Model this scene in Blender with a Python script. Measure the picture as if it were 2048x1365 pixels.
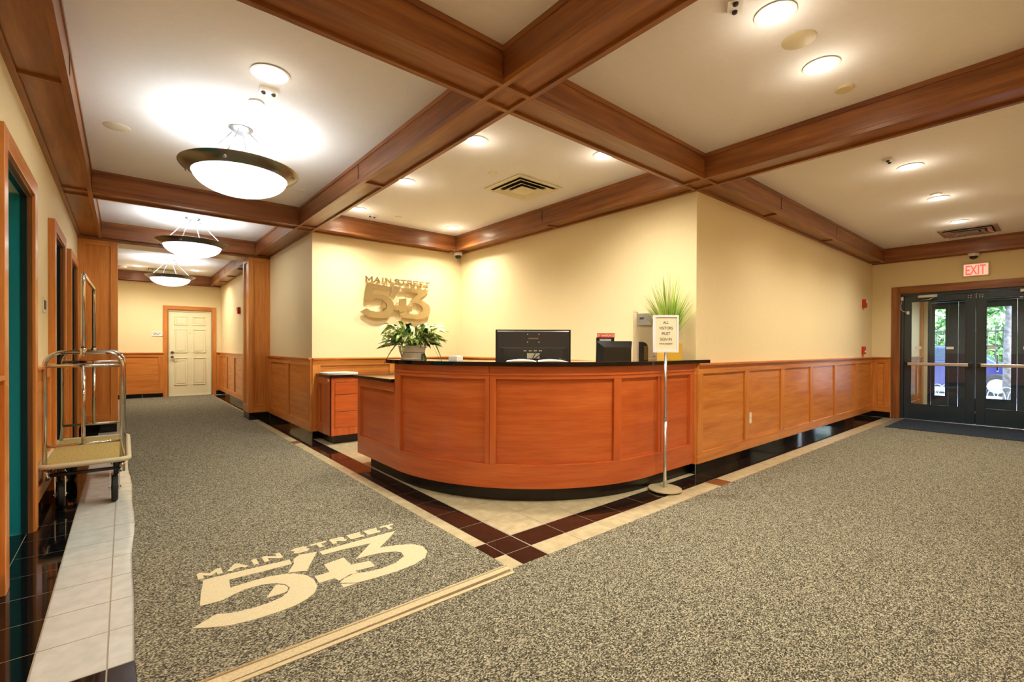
import bpy, bmesh, math, random
from mathutils import Vector, Matrix
random.seed(7)
S = bpy.context.scene
for o in list(bpy.data.objects): bpy.data.objects.remove(o)
COL = S.collection
PI = math.pi

# ------------------------------------------------------------------ camera
cam_d = bpy.data.cameras.new('camera'); cam = bpy.data.objects.new('camera', cam_d); COL.objects.link(cam)
yaw, pitch, roll = 0.69416698, -0.00590472, 0.0034757
f = Vector((math.sin(yaw)*math.cos(pitch), math.cos(yaw)*math.cos(pitch), math.sin(pitch)))
r = Vector((math.cos(yaw), -math.sin(yaw), 0)); u = r.cross(f)
r2 = math.cos(roll)*r + math.sin(roll)*u; u2 = -math.sin(roll)*r + math.cos(roll)*u
M = Matrix(((r2.x, u2.x, -f.x, 0), (r2.y, u2.y, -f.y, 0), (r2.z, u2.z, -f.z, 1.2), (0, 0, 0, 1)))
cam.matrix_world = M
cam_d.sensor_width = 36; cam_d.lens = 932.69591/2048*36
cam_d.shift_y = 0.02024028*932.69591/2048
cam_d.clip_start = 0.02; cam_d.clip_end = 300
S.camera = cam

# ------------------------------------------------------------------ world, sun, exposure
W = bpy.data.worlds.new('world'); S.world = W; W.use_nodes = True
wn = W.node_tree; bg = wn.nodes['Background']
sky = wn.nodes.new('ShaderNodeTexSky'); sky.sky_type = 'NISHITA'; sky.sun_disc = False
sky.sun_elevation = math.radians(48); sky.sun_rotation = math.radians(200)
wn.links.new(sky.outputs[0], bg.inputs[0]); bg.inputs[1].default_value = 1.6
sd = bpy.data.lights.new('sun', 'SUN'); sd.energy = 7.0; sd.angle = 0.02; sd.color = (1, .95, .88)
so = bpy.data.objects.new('sun', sd); COL.objects.link(so); so.rotation_euler = (math.radians(42), 0, math.radians(-25))
S.view_settings.view_transform = 'Standard'; S.view_settings.look = 'None'
S.view_settings.gamma = 1; S.view_settings.use_curve_mapping = False
S.view_settings.exposure = 1.18
WARM = (1.0, .905, .76); COOL = (.84, .93, 1.0)
CAN_W = 66; CAN_GLOW = .8; PENDANT_EMIT = 3.4; PENDANT_UP = 5.0

# ------------------------------------------------------------------ materials
def srgb(*c):
    return tuple(((v/255)/12.92 if v/255 <= .04045 else ((v/255+.055)/1.055)**2.4) for v in c) + (1,)
MATS = {}
def mat(name, col=(200, 200, 200), rough=.5, metal=0, spec=.5, emit=None, es=0, coat=0, alpha=1, trans=0):
    if name in MATS: return MATS[name]
    m = bpy.data.materials.new(name); m.use_nodes = True; b = m.node_tree.nodes['Principled BSDF']
    b.inputs['Base Color'].default_value = srgb(*col); b.inputs['Roughness'].default_value = rough
    b.inputs['Metallic'].default_value = metal; b.inputs['Specular IOR Level'].default_value = spec
    b.inputs['Coat Weight'].default_value = coat; b.inputs['Coat Roughness'].default_value = .15
    if trans: b.inputs['Transmission Weight'].default_value = trans; b.inputs['IOR'].default_value = 1.3
    if emit: b.inputs['Emission Color'].default_value = srgb(*emit); b.inputs['Emission Strength'].default_value = es
    MATS[name] = m; return m
def nodes(m): return m.node_tree.nodes, m.node_tree.links, m.node_tree.nodes['Principled BSDF']
def coords(nt, lk, scale, rnd=True):
    tc = nt.new('ShaderNodeTexCoord'); mp = nt.new('ShaderNodeMapping'); mp.inputs['Scale'].default_value = scale
    lk.new(tc.outputs['Object'], mp.inputs['Vector'])
    if rnd:
        oi = nt.new('ShaderNodeObjectInfo'); ml = nt.new('ShaderNodeMath'); ml.operation = 'MULTIPLY'; ml.inputs[1].default_value = 37
        lk.new(oi.outputs['Random'], ml.inputs[0]); lk.new(ml.outputs[0], mp.inputs['Location'])
    return mp.outputs[0]
def wood(name, c1, c2, c3, grain, rough=.33, coat=.25):
    """grain: axis along which the figure runs"""
    m = mat(name, c1, rough, coat=coat); nt, lk, b = nodes(m)
    sc = [14, 14, 14]; sc['xyz'.index(grain)] = 1.1
    if name.startswith(('desk', 'wainscot')) and grain != 'z': sc = [1.3, 1.3, 16]
    v = coords(nt, lk, sc)
    n = nt.new('ShaderNodeTexNoise'); n.inputs['Scale'].default_value = 1.0; n.inputs['Detail'].default_value = 6; n.inputs['Roughness'].default_value = .6
    lk.new(v, n.inputs['Vector'])
    sc2 = [120, 120, 120]; sc2['xyz'.index(grain)] = 5
    if sc[0] == 1.3: sc2 = [5, 5, 130]
    v2 = coords(nt, lk, sc2, False); n2 = nt.new('ShaderNodeTexNoise'); n2.inputs['Scale'].default_value = 1; n2.inputs['Detail'].default_value = 3
    lk.new(v2, n2.inputs['Vector'])
    rp = nt.new('ShaderNodeValToRGB'); e = rp.color_ramp.elements
    e[0].position = .30; e[0].color = srgb(*c2); e[1].position = .72; e[1].color = srgb(*c3)
    k = e.new(.5); k.color = srgb(*c1)
    lk.new(n.outputs['Fac'], rp.inputs[0])
    mx = nt.new('ShaderNodeMix'); mx.data_type = 'RGBA'; mx.blend_type = 'MULTIPLY'; mx.inputs['Factor'].default_value = .25
    r3 = nt.new('ShaderNodeValToRGB'); r3.color_ramp.elements[0].position = .35; r3.color_ramp.elements[0].color = (.55, .5, .45, 1); r3.color_ramp.elements[1].position = .6; r3.color_ramp.elements[1].color = (1, 1, 1, 1)
    lk.new(n2.outputs['Fac'], r3.inputs[0])
    lk.new(rp.outputs[0], mx.inputs['A']); lk.new(r3.outputs[0], mx.inputs['B']); lk.new(mx.outputs['Result'], b.inputs['Base Color'])
    bp = nt.new('ShaderNodeBump'); bp.inputs['Strength'].default_value = .04; lk.new(n2.outputs['Fac'], bp.inputs['Height']); lk.new(bp.outputs[0], b.inputs['Normal'])
    return m
WD = {}
for g in 'xyz':
    WD['w'+g] = wood('wainscot_wood_'+g, (212, 134, 58), (190, 110, 44), (226, 152, 74), g)
    WD['d'+g] = wood('desk_wood_'+g, (198, 98, 42), (180, 82, 32), (210, 112, 52), g)
    WD['b'+g] = wood('beam_wood_'+g, (142, 84, 38), (112, 60, 25), (172, 110, 54), g, .38)
def speckle(name, c1, c2, scale, rough, lo=.45, hi=.6, bump=0, spec=.5):
    m = mat(name, c1, rough, spec=spec); nt, lk, b = nodes(m)
    v = coords(nt, lk, (1, 1, 1), False)
    n = nt.new('ShaderNodeTexNoise'); n.inputs['Scale'].default_value = scale; n.inputs['Detail'].default_value = 4; lk.new(v, n.inputs['Vector'])
    rp = nt.new('ShaderNodeValToRGB'); e = rp.color_ramp.elements
    e[0].position = lo; e[0].color = srgb(*c1); e[1].position = hi; e[1].color = srgb(*c2)
    lk.new(n.outputs['Fac'], rp.inputs[0]); lk.new(rp.outputs[0], b.inputs['Base Color'])
    if bump:
        bp = nt.new('ShaderNodeBump'); bp.inputs['Strength'].default_value = bump; bp.inputs['Distance'].default_value = .003
        lk.new(n.outputs['Fac'], bp.inputs['Height']); lk.new(bp.outputs[0], b.inputs['Normal'])
    return m
PLASTER = speckle('cream_wall_paint', (240, 223, 176), (243, 227, 182), 40, .7, .3, .7, .05)
CEIL = speckle('white_ceiling_paint', (234, 230, 225), (237, 233, 228), 30, .85, .3, .7, .03)
GRANITE = speckle('black_granite', (12, 12, 13), (46, 44, 40), 260, .07, .55, .72)
TDARK = speckle('dark_brown_granite_tile', (25, 17, 14), (54, 37, 30), 60, .04, .4, .75)
TBLACK = speckle('black_polished_tile', (8, 9, 10), (20, 21, 22), 60, .05, .4, .75, 0, .35)
TBROWN = speckle('reddish_brown_tile', (104, 62, 36), (128, 80, 48), 40, .12, .4, .7)
TLIGHT = speckle('beige_floor_tile', (176, 166, 132), (194, 184, 150), 14, .2, .35, .7)
TLIGHT2 = speckle('pale_grey_floor_tile', (186, 190, 186), (200, 204, 200), 14, .12, .35, .7)
GROUT = mat('grout', (150, 142, 122), .8)
GROUTL = mat('dark_grout', (60, 55, 50), .8)
def carpet_mat(name, a, b_, c):
    m = mat(name, a, .95, spec=.1); nt, lk, b = nodes(m)
    tc = nt.new('ShaderNodeTexCoord')
    mp = nt.new('ShaderNodeMapping'); mp.inputs['Rotation'].default_value = (0, 0, .6); mp.inputs['Scale'].default_value = (170, 260, 170)
    lk.new(tc.outputs['Object'], mp.inputs['Vector'])
    vo = nt.new('ShaderNodeTexVoronoi'); vo.inputs['Scale'].default_value = 1; vo.inputs['Randomness'].default_value = .55; lk.new(mp.outputs[0], vo.inputs['Vector'])
    n = nt.new('ShaderNodeTexNoise'); n.inputs['Scale'].default_value = 160; n.inputs['Detail'].default_value = 5; lk.new(tc.outputs['Object'], n.inputs['Vector'])
    sep = nt.new('ShaderNodeSeparateColor'); lk.new(vo.outputs['Color'], sep.inputs[0])
    mx = nt.new('ShaderNodeMath'); mx.operation = 'MULTIPLY_ADD'; mx.inputs[1].default_value = .55; lk.new(sep.outputs[0], mx.inputs[0])
    m2 = nt.new('ShaderNodeMath'); m2.operation = 'MULTIPLY'; m2.inputs[1].default_value = .45; lk.new(n.outputs['Fac'], m2.inputs[0]); lk.new(m2.outputs[0], mx.inputs[2])
    rp = nt.new('ShaderNodeValToRGB'); e = rp.color_ramp.elements
    e[0].position = .25; e[0].color = srgb(*a); e[1].position = .78; e[1].color = srgb(*c); k = e.new(.5); k.color = srgb(*b_)
    lk.new(mx.outputs[0], rp.inputs[0]); lk.new(rp.outputs[0], b.inputs['Base Color'])
    bp = nt.new('ShaderNodeBump'); bp.inputs['Strength'].default_value = .6; bp.inputs['Distance'].default_value = .004; bp.invert = True
    lk.new(vo.outputs['Distance'], bp.inputs['Height']); lk.new(bp.outputs[0], b.inputs['Normal'])
    return m
CARPET = carpet_mat('grey_carpet', (44, 43, 35), (104, 101, 86), (182, 177, 153))
MATBLUE = carpet_mat('dark_mat', (24, 30, 40), (44, 52, 64), (74, 84, 98))
LOGO = speckle('cream_carpet_inlay', (188, 178, 142), (208, 198, 164), 160, .95, .3, .7, .3)
BIND = speckle('beige_carpet_binding', (176, 160, 124), (200, 186, 150), 90, .8, .3, .7, .2)
CHROME = mat('chrome', (206, 202, 194), .1, 1)
BRUSHED = mat('brushed_nickel', (150, 142, 126), .32, 1)
BRASS = mat('brushed_brass', (222, 206, 166), .28, 1)
ALU = mat('satin_aluminium', (205, 206, 208), .35, 1)
WHITE = mat('white_plastic', (236, 234, 228), .4)
IVORY = mat('ivory_plastic', (232, 224, 196), .4)
BLACKP = mat('black_plastic', (22, 22, 22), .28)
DARKP = mat('dark_grey_plastic', (46, 44, 42), .4)
RUBBER = mat('black_rubber', (24, 24, 24), .7)
TEAL = mat('teal_door_paint', (22, 136, 144), .35)
GREEN = mat('dark_green_frame_paint', (14, 40, 42), .3)
DOORCR = mat('cream_door_paint', (240, 234, 196), .45)
DKFRAME = mat('dark_slate_metal', (30, 52, 66), .25, spec=.7)
RED = mat('red_plastic', (190, 40, 28), .4)
LAMPW = mat('warm_lamp_lens', (255, 244, 220), .5, emit=(255, 236, 190), es=14)
BOWL = mat('lit_frosted_glass_bowl', (255, 255, 255), .3, emit=(250, 252, 255), es=PENDANT_EMIT/3)
GLASS = None
def glass(tint=(.93, .96, .97, 1)):
    m = bpy.data.materials.new('clear_glass'); m.use_nodes = True; nt = m.node_tree.nodes; lk = m.node_tree.links
    for n in list(nt): nt.remove(n)
    o = nt.new('ShaderNodeOutputMaterial'); t = nt.new('ShaderNodeBsdfTransparent'); t.inputs[0].default_value = tint
    g = nt.new('ShaderNodeBsdfGlossy'); g.inputs['Roughness'].default_value = .01; fr = nt.new('ShaderNodeFresnel'); fr.inputs[0].default_value = 1.45
    mx = nt.new('ShaderNodeMixShader'); lk.new(fr.outputs[0], mx.inputs[0]); lk.new(t.outputs[0], mx.inputs[1]); lk.new(g.outputs[0], mx.inputs[2]); lk.new(mx.outputs[0], o.inputs[0])
    return m
GLASS = glass(); ACRYLIC = glass((.985, .985, .98, 1)); ACRYLIC.name = 'clear_acrylic'

# ------------------------------------------------------------------ builders
def link_mesh(name, bm, m, parent=None, smooth=False, bevel=0):
    me = bpy.data.meshes.new(name); bmesh.ops.recalc_face_normals(bm, faces=bm.faces); bm.to_mesh(me); bm.free()
    if isinstance(m, (list, tuple)):
        for x in m: me.materials.append(x)
    else: me.materials.append(m)
    if smooth:
        for p in me.polygons: p.use_smooth = True
    o = bpy.data.objects.new(name, me); COL.objects.link(o)
    if parent: o.parent = parent; o.matrix_parent_inverse = parent.matrix_world.inverted()
    if bevel:
        md = o.modifiers.new('bevel', 'BEVEL'); md.width = bevel; md.segments = 2; md.limit_method = 'ANGLE'
    return o
def abox(bm, x0, x1, y0, y1, z0, z1):
    v = [bm.verts.new(p) for p in ((x0,y0,z0),(x1,y0,z0),(x1,y1,z0),(x0,y1,z0),(x0,y0,z1),(x1,y0,z1),(x1,y1,z1),(x0,y1,z1))]
    for a in ((0,3,2,1),(4,5,6,7),(0,1,5,4),(1,2,6,5),(2,3,7,6),(3,0,4,7)): bm.faces.new([v[i] for i in a])
def box(name, x0, x1, y0, y1, z0, z1, m, parent=None, bevel=0):
    bm = bmesh.new(); abox(bm, min(x0,x1), max(x0,x1), min(y0,y1), max(y0,y1), min(z0,z1), max(z0,z1)); return link_mesh(name, bm, m, parent, bevel=bevel)
def boxes(name, L, m, parent=None, bevel=0):
    bm = bmesh.new()
    for b in L: abox(bm, *b)
    return link_mesh(name, bm, m, parent, bevel=bevel)
def empty(name, loc=(0,0,0), label=None, cat=None, group=None, kind=None, rz=0):
    o = bpy.data.objects.new(name, None); COL.objects.link(o); o.location = loc; o.rotation_euler = (0, 0, rz)
    o.empty_display_size = .1
    bpy.context.view_layer.update() if False else None
    o.matrix_world = Matrix.Translation(loc) @ Matrix.Rotation(rz, 4, 'Z')
    tag(o, label, cat, group, kind); return o
def tag(o, label=None, cat=None, group=None, kind=None):
    if label: o['label'] = label
    if cat: o['category'] = cat
    if group: o['group'] = group
    if kind: o['kind'] = kind
    return o
def struct(name, loc=(0,0,0)): return empty(name, loc, kind='structure')
def ring(bm, c, r, n, axis=Vector((0,0,1)), ref=None):
    axis = axis.normalized(); a = ref or (Vector((1,0,0)) if abs(axis.x) < .9 else Vector((0,1,0)))
    a = (a - axis*a.dot(axis)).normalized(); b = axis.cross(a)
    return [bm.verts.new(c + a*(r*math.cos(2*PI*i/n)) + b*(r*math.sin(2*PI*i/n))) for i in range(n)]
def bridge(bm, A, B):
    n = len(A)
    for i in range(n): bm.faces.new((A[i], A[(i+1) % n], B[(i+1) % n], B[i]))
def add_tube(bm, pts, r, n=10, caps=True):
    pts = [Vector(p) for p in pts]; R = r if isinstance(r, (list, tuple)) else [r]*len(pts); prev = None; ref = None
    for i, p in enumerate(pts):
        d = (pts[min(i+1, len(pts)-1)] - pts[max(i-1, 0)]).normalized()
        if ref is None: ref = Vector((1,0,0)) if abs(d.x) < .8 else Vector((0,1,0))
        ref = (ref - d*ref.dot(d)).normalized()
        rg = ring(bm, p, R[i], n, d, ref)
        if prev: bridge(bm, prev, rg)
        elif caps: bm.faces.new(rg[::-1])
        prev = rg
    if caps: bm.faces.new(prev)
def tube(name, pts, r, m, parent=None, n=10):
    bm = bmesh.new(); add_tube(bm, pts, r, n); return link_mesh(name, bm, m, parent, smooth=True)
def add_lathe(bm, prof, c, n=24, axis='z'):
    prev = None; c = Vector(c)
    def P(r, h, i):
        a = 2*PI*i/n
        if axis == 'z': return c + Vector((r*math.cos(a), r*math.sin(a), h))
        if axis == 'x': return c + Vector((h, r*math.cos(a), r*math.sin(a)))
        return c + Vector((r*math.cos(a), h, r*math.sin(a)))
    for (r, h) in prof:
        if r < 1e-6:
            v = bm.verts.new(P(0, h, 0))
            if prev is not None:
                if isinstance(prev, list):
                    for i in range(n): bm.faces.new((prev[i], prev[(i+1) % n], v))
            prev = v
        else:
            rg = [bm.verts.new(P(r, h, i)) for i in range(n)]
            if isinstance(prev, list): bridge(bm, prev, rg)
            elif prev is not None:
                for i in range(n): bm.faces.new((rg[i], rg[(i+1) % n], prev))
            prev = rg
def lathe(name, prof, c, m, parent=None, n=24, axis='z', smooth=True):
    bm = bmesh.new(); add_lathe(bm, prof, c, n, axis); o = link_mesh(name, bm, m, parent, smooth=smooth)
    if smooth:
        md = o.modifiers.new('split', 'EDGE_SPLIT'); md.split_angle = math.radians(40)
    return o
def poly_prism(name, pts, z0, z1, m, parent=None, tf=None):
    """closed outline in a plane, given real thickness; tf maps (a, b, h) to the world"""
    tf = tf or (lambda a, b, h: (a, b, h))
    bm = bmesh.new(); A = [bm.verts.new(tf(p[0], p[1], z0)) for p in pts]; B = [bm.verts.new(tf(p[0], p[1], z1)) for p in pts]
    from mathutils.geometry import tessellate_polygon
    for tri in tessellate_polygon([[Vector((p[0], p[1], 0)) for p in pts]]):
        bm.faces.new([A[i] for i in tri]); bm.faces.new([B[i] for i in reversed(tri)])
    bridge(bm, A, B)
    return link_mesh(name, bm, m, parent)
def text(name, body, size, loc, R3, m, parent=None, extrude=.001, bold=0, sx=1, align='CENTER', space=1):
    c = bpy.data.curves.new(name, 'FONT'); c.body = body; c.size = size; c.extrude = extrude; c.offset = bold; c.align_x = align; c.align_y = 'BOTTOM_BASELINE'
    c.space_character = space; c.materials.append(m)
    o = bpy.data.objects.new(name, c); COL.objects.link(o); bpy.context.view_layer.update()
    me = bpy.data.meshes.new_from_object(o.evaluated_get(bpy.context.evaluated_depsgraph_get())); bpy.data.objects.remove(o)
    o = bpy.data.objects.new(name, me); COL.objects.link(o)
    Mx = Matrix.Translation(loc) @ R3.to_4x4() @ Matrix.Diagonal((sx, 1, 1, 1))
    if parent: o.parent = parent; o.matrix_parent_inverse = parent.matrix_world.inverted()
    o.matrix_world = Mx
    return o
def basis(x, y):
    x = Vector(x).normalized(); y = Vector(y).normalized(); z = x.cross(y); return Matrix((x, y, z)).transposed()
GLY = {'M': [((0,0),(0,1)), ((0,1),(.5,.25)), ((.5,.25),(1,1)), ((1,1),(1,0))], 'A': [((0,0),(.5,1)), ((.5,1),(1,0)), ((.22,.32),(.78,.32))],
 'I': [((.5,0),(.5,1))], 'N': [((0,0),(0,1)), ((0,1),(1,0)), ((1,0),(1,1))], 'T': [((.5,0),(.5,1)), ((-.08,1),(1.08,1))],
 'E': [((0,0),(0,1)), ((0,1),(1,1)), ((0,.5),(.85,.5)), ((0,0),(1,0))],
 'R': [((0,0),(0,1)), ((0,1),(.75,1)), ((.75,1),(.95,.85)), ((.95,.85),(.95,.65)), ((.95,.65),(.75,.48)), ((.75,.48),(0,.48)), ((.55,.48),(1,0))],
 'S': [((1,.86),(.8,1)), ((.8,1),(.2,1)), ((.2,1),(0,.83)), ((0,.83),(.2,.56)), ((.2,.56),(.8,.46)), ((.8,.46),(1,.2)), ((1,.2),(.8,0)), ((.8,0),(.2,0)), ((.2,0),(0,.14))]}
def letters(word, a0, a1, b0, b1, st, h0, h1, m, parent, tf):
    """wide cut-out capitals: every stroke a solid bar, one mesh per letter"""
    wd = [.35 if c == 'I' else 1.15 if c == 'M' else 1 for c in word]; gap = .24; tot = sum(wd)+gap*(len(word)-1); k = (a1-a0)/tot; a = a0
    for c, w in zip(word, wd):
        bm = bmesh.new(); hs = st/2
        for si, (p, q) in enumerate(GLY[c]):
            up = (h1-h0)*.04*si
            P = Vector((a+hs+p[0]*max(.001, w*k-2*hs), b0+hs+p[1]*(b1-b0-2*hs), 0)); Q = Vector((a+hs+q[0]*max(.001, w*k-2*hs), b0+hs+q[1]*(b1-b0-2*hs), 0))
            if c == 'I': P.x = Q.x = a+w*k/2
            d = (Q-P).normalized(); nn = Vector((-d.y, d.x, 0))*hs; e = d*hs*.75
            cs = (P-e-nn, Q+e-nn, Q+e+nn, P-e+nn)
            A = [bm.verts.new(tf(v.x, v.y, h0)) for v in cs]; B = [bm.verts.new(tf(v.x, v.y, h1+up)) for v in cs]
            bm.faces.new(A); bm.faces.new(B); bridge(bm, A, B)
        link_mesh('letter', bm, m, parent); a += (w+gap)*k
def hoop(x0, x1, z0, z1, rad, n=8):
    """inverted U in x,z with round corners"""
    P = [(x0, z0), (x0, z1-rad)]
    for i in range(1, n): a = PI - i*PI/2/n; P.append((x0+rad+rad*math.cos(a), z1-rad+rad*math.sin(a)))
    P += [(x0+rad, z1), (x1-rad, z1)]
    for i in range(1, n): a = PI/2 - i*PI/2/n; P.append((x1-rad+rad*math.cos(a), z1-rad+rad*math.sin(a)))
    P += [(x1, z1-rad), (x1, z0)]
    return P

# ================================================================== SETTING
XL, YS, XE, YR, YB, XC, XS, YN = -.48, -.33, 10.25, 2.285, 6.32, 1.88, 4.175, 13.75
ZB, ZC = 2.69, 2.91
# ---- floor: slab with tiles laid into it
floor = struct('floor')
boxes('floor_slab', [(-.9, 10.4, -.5, 2.45, -.12, -.0015), (-.9, 4.35, 2.45, 13.95, -.12, -.0015), (10.4, 12.5, -.5, 2.45, -.12, -.0015)], GROUT, floor)
def tile(x0, x1, y0, y1, m, g=.0028):
    box('tile', x0+g, x1-g, y0+g, y1-g, -.02, random.uniform(-.0004, 0), m, floor)
xs = [1.90+.3*i for i in range(7)] + [4.0]
xs2 = [4.2+.3*i for i in range(21)]
rowX = [(a, b) for a, b in zip(xs, xs[1:])] + [(4.0, 4.2)] + [(a, min(b, XE)) for a, b in zip(xs2, xs2[1:])]
for a, b in rowX:
    if a > XE: continue
    tile(a, b, 2.095, 2.29, TDARK)
    tile(a, b, 1.90, 2.095, TBROWN if abs(a-4.0) < .01 else TLIGHT)
ys = [2.29+.3*i for i in range(13)] + [6.16, 6.32] + [6.62+.3*i for i in range(24)]
for a, b in zip(ys, ys[1:]):
    b = min(b, YN)
    if a >= YN-.05 or 8.5 < a < 8.9: continue
    tile(1.70, 1.895, a, b, TDARK)
    if b < 8.6 or a > 9.0: tile(1.56, 1.70, a, b, TBROWN if abs(a-6.16) < .01 else TLIGHT)
tile(1.70, 1.895, 2.095, 2.29, TDARK); tile(1.5, 1.70, 2.095, 2.29, TDARK); tile(1.70, 1.895, 1.9, 2.095, TDARK); tile(1.5, 1.70, 1.9, 2.095, TLIGHT)
for k in range(21):
    a = 2.285+.3*k; b = a+.3
    tile(XL, -.266, a, b, TBLACK); tile(-.266, -.05, a, b, TLIGHT2); tile(-.05, .12, a, b, TLIGHT2)
for a, b in ((XL, -.266), (-.266, -.05), (-.05, .12)): tile(a, b, 2.09, 2.285, TDARK)
for a, b in ((XL, -.266), (-.266, -.05), (-.05, .12)): tile(a, b, 1.79, 2.09, TLIGHT2)
for a, b in ((3.36, 4.275), (5.50, 6.30), (7.06, 7.92)): tile(XL-.2, XL+.0025, a, b, TBLACK)
for i in range(8):
    for j in range(14):
        x, y = 1.90+.3*i, 2.29+.3*j
        if x > 4.1 or y > 6.2: continue
        cx, cy = x+.15, y+.15
        inside = cx > 2.3 and (cy > 3.9 or math.hypot(cx-3.41, cy-3.84) < 1.2) or (cx > 3.3 and cy > 2.8)
        if inside and not (cx < 2.7 and cy > 4.4): continue
        tile(x, min(x+.3, XS), y, min(y+.3, YB), TLIGHT)
box('stone_floor', 2.8, XS, 3.19, YB, -.03, -.001, TLIGHT, floor)
box('stone_floor', XL, 1.56, 8.60, YN, -.03, -.003, TLIGHT, floor)
for i in range(3):
    for j in range(6): box('vestibule_tile', 10.42+.65*i, 10.42+.65*i+.645, -.3+.43*j, -.3+.43*j+.425, -.02, 0, TBLACK, floor)

# ---- walls
def wallbox(name, L): 
    w = struct(name); boxes('plaster', L, PLASTER, w); return w
DL = [(3.36, 4.275), (5.50, 6.30), (7.06, 7.92)]
seg = []; y = YS-.15
for a, b in DL:
    seg.append((XL-.2, XL, y, a, 0, ZC)); seg.append((XL-.2, XL, a, b, 2.17, ZC)); y = b
seg.append((XL-.2, XL, y, YN+.15, 0, ZC))
wall_left = wallbox('wall_left', seg)
wall_right = wallbox('wall_right', [(XS, XE, YR, YR+.15, 0, ZC)])
wall_recep = wallbox('wall_reception_side', [(XS, XS+.15, YR+.15, YB+.15, 0, ZC)])
wall_sign = wallbox('wall_reception_back', [(XC+.15, XS, YB, YB+.15, 0, ZC)])
wall_corr = wallbox('wall_corridor', [(XC, XC+.15, YB, YN, 0, ZC)])
wall_end = wallbox('wall_end', [(XL, .80, YN, YN+.15, 0, ZC), (.80, 1.69, YN, YN+.15, 2.08, ZC), (1.69, XC+.15, YN, YN+.15, 0, ZC)])
wall_exit = wallbox('wall_exit', [(XE, XE+.15, YS, .04, 0, ZC), (XE, XE+.15, .04, 1.91, 2.16, ZC), (XE, XE+.15, 1.91, YR+.15, 0, ZC)])
wall_south = wallbox('wall_south', [(XL, XE+.15, YS-.15, YS, 0, ZC)])
ceiling = struct('ceiling')
boxes('ceiling_board', [(XL-.2, XE+.15, YS-.15, YR+.15, ZC, ZC+.12), (XL-.2, XS+.15, YR+.15, YN+.15, ZC, ZC+.12)], CEIL, ceiling)
for (a, b, c, d) in ((1.05, 1.52, 5.35, 5.357), (1.52, 1.527, 5.35, 5.82), (1.05, 1.52, 5.82, 5.827), (1.05, 1.057, 5.35, 5.82)):
    pass
boxes('access_panel', [(1.08, 1.52, 5.36, 5.82, ZC-.004, ZC+.001)], CEIL, ceiling, bevel=.002)

# ---- wainscot: a run along a wall. ax 'x' or 'y'; pos = wall face; s = direction into the room
def run_box(ax, pos, s, a0, a1, d0, d1, z0, z1):
    p0, p1 = sorted((pos+s*d0, pos+s*d1))
    return (a0, a1, p0, p1, z0, z1) if ax == 'x' else (p0, p1, a0, a1, z0, z1)
def wains(parent, ax, pos, s, a0, a1, stiles, kick=True, sw=.11, kt=.3):
    W1, WZ = WD['w'+ax], WD['wz']
    B = lambda n, a, b, d0, d1, z0, z1, m, bv=.0015: box(n, *run_box(ax, pos, s, a, b, d0, d1, z0, z1), m, parent, bevel=bv)
    edges = []
    for c in stiles:
        w = sw; lo, hi = max(a0, c-w/2), min(a1, c+w/2); B('stile', lo, hi, 0, .022, .205, .955, WZ); edges.append((lo, hi))
    cur = a0
    for lo, hi in edges + [(a1, a1)]:
        if lo-cur > .02: B('panel', cur, lo, 0, .005, .205, .955, W1)
        cur = max(cur, hi)
    B('top_rail', a0, a1, 0, .022, .955, 1.035, W1); B('bottom_rail', a0, a1, 0, .022, .10, .205, W1)
    B('cap_rail', a0, a1, 0, .046, 1.035, 1.058, W1, .004)
    if kick:
        n = max(1, round((a1-a0)/kt)); st = (a1-a0)/n
        for i in range(n): B('kick_tile', a0+i*st+.002, a0+(i+1)*st-.002, .0, .003, 0, .10, TBLACK, 0)
wains(wall_right, 'x', YR, -1, XS, XE, [4.22, 5.225, 6.2, 7.2, 8.2, 9.24, 10.20])
wains(wall_corr, 'y', XC, -1, YB, 8.58, [6.37, 7.42, 8.50])
wains(wall_corr, 'y', XC, -1, 9.05, YN, [9.1, 9.9, 10.85, 11.8, 12.75, 13.68])
wains(wall_sign, 'x', YB, -1, XC, XS, [1.93, 3.0, 4.12], sw=.10)
wains(wall_recep, 'y', XS, -1, YR, YB, [2.33, 3.3, 4.3, 5.3, 6.25])
wains(wall_end, 'x', YN, -1, XL, .727, [-.42, -.1, .68], kt=.4)
wains(wall_end, 'x', YN, -1, 1.778, XC, [1.83], sw=.08)
wains(wall_exit, 'y', XE, -1, 2.02, YR, [2.06, 2.24], sw=.09)
wains(wall_exit, 'y', XE, -1, YS, -.08, [-.28, -.12], sw=.08)
wains(wall_left, 'y', XL, 1, YS, 3.26, [-.2, .8, 1.8, 2.8, 3.2])
wains(wall_left, 'y', XL, 1, 4.415, 5.39, [4.47, 5.33])
wains(wall_left, 'y', XL, 1, 6.40, 6.97, [6.45, 6.92])
wains(wall_left, 'y', XL, 1, 8.02, 8.58, [8.07, 8.52])
wains(wall_left, 'y', XL, 1, 9.05, YN, [9.1, 10.3, 11.5, 12.7, 13.65], kt=.6)
wains(wall_south, 'x', YS, 1, XL, XE, [i*1.0-.4 for i in range(11)], kt=.6)

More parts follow.
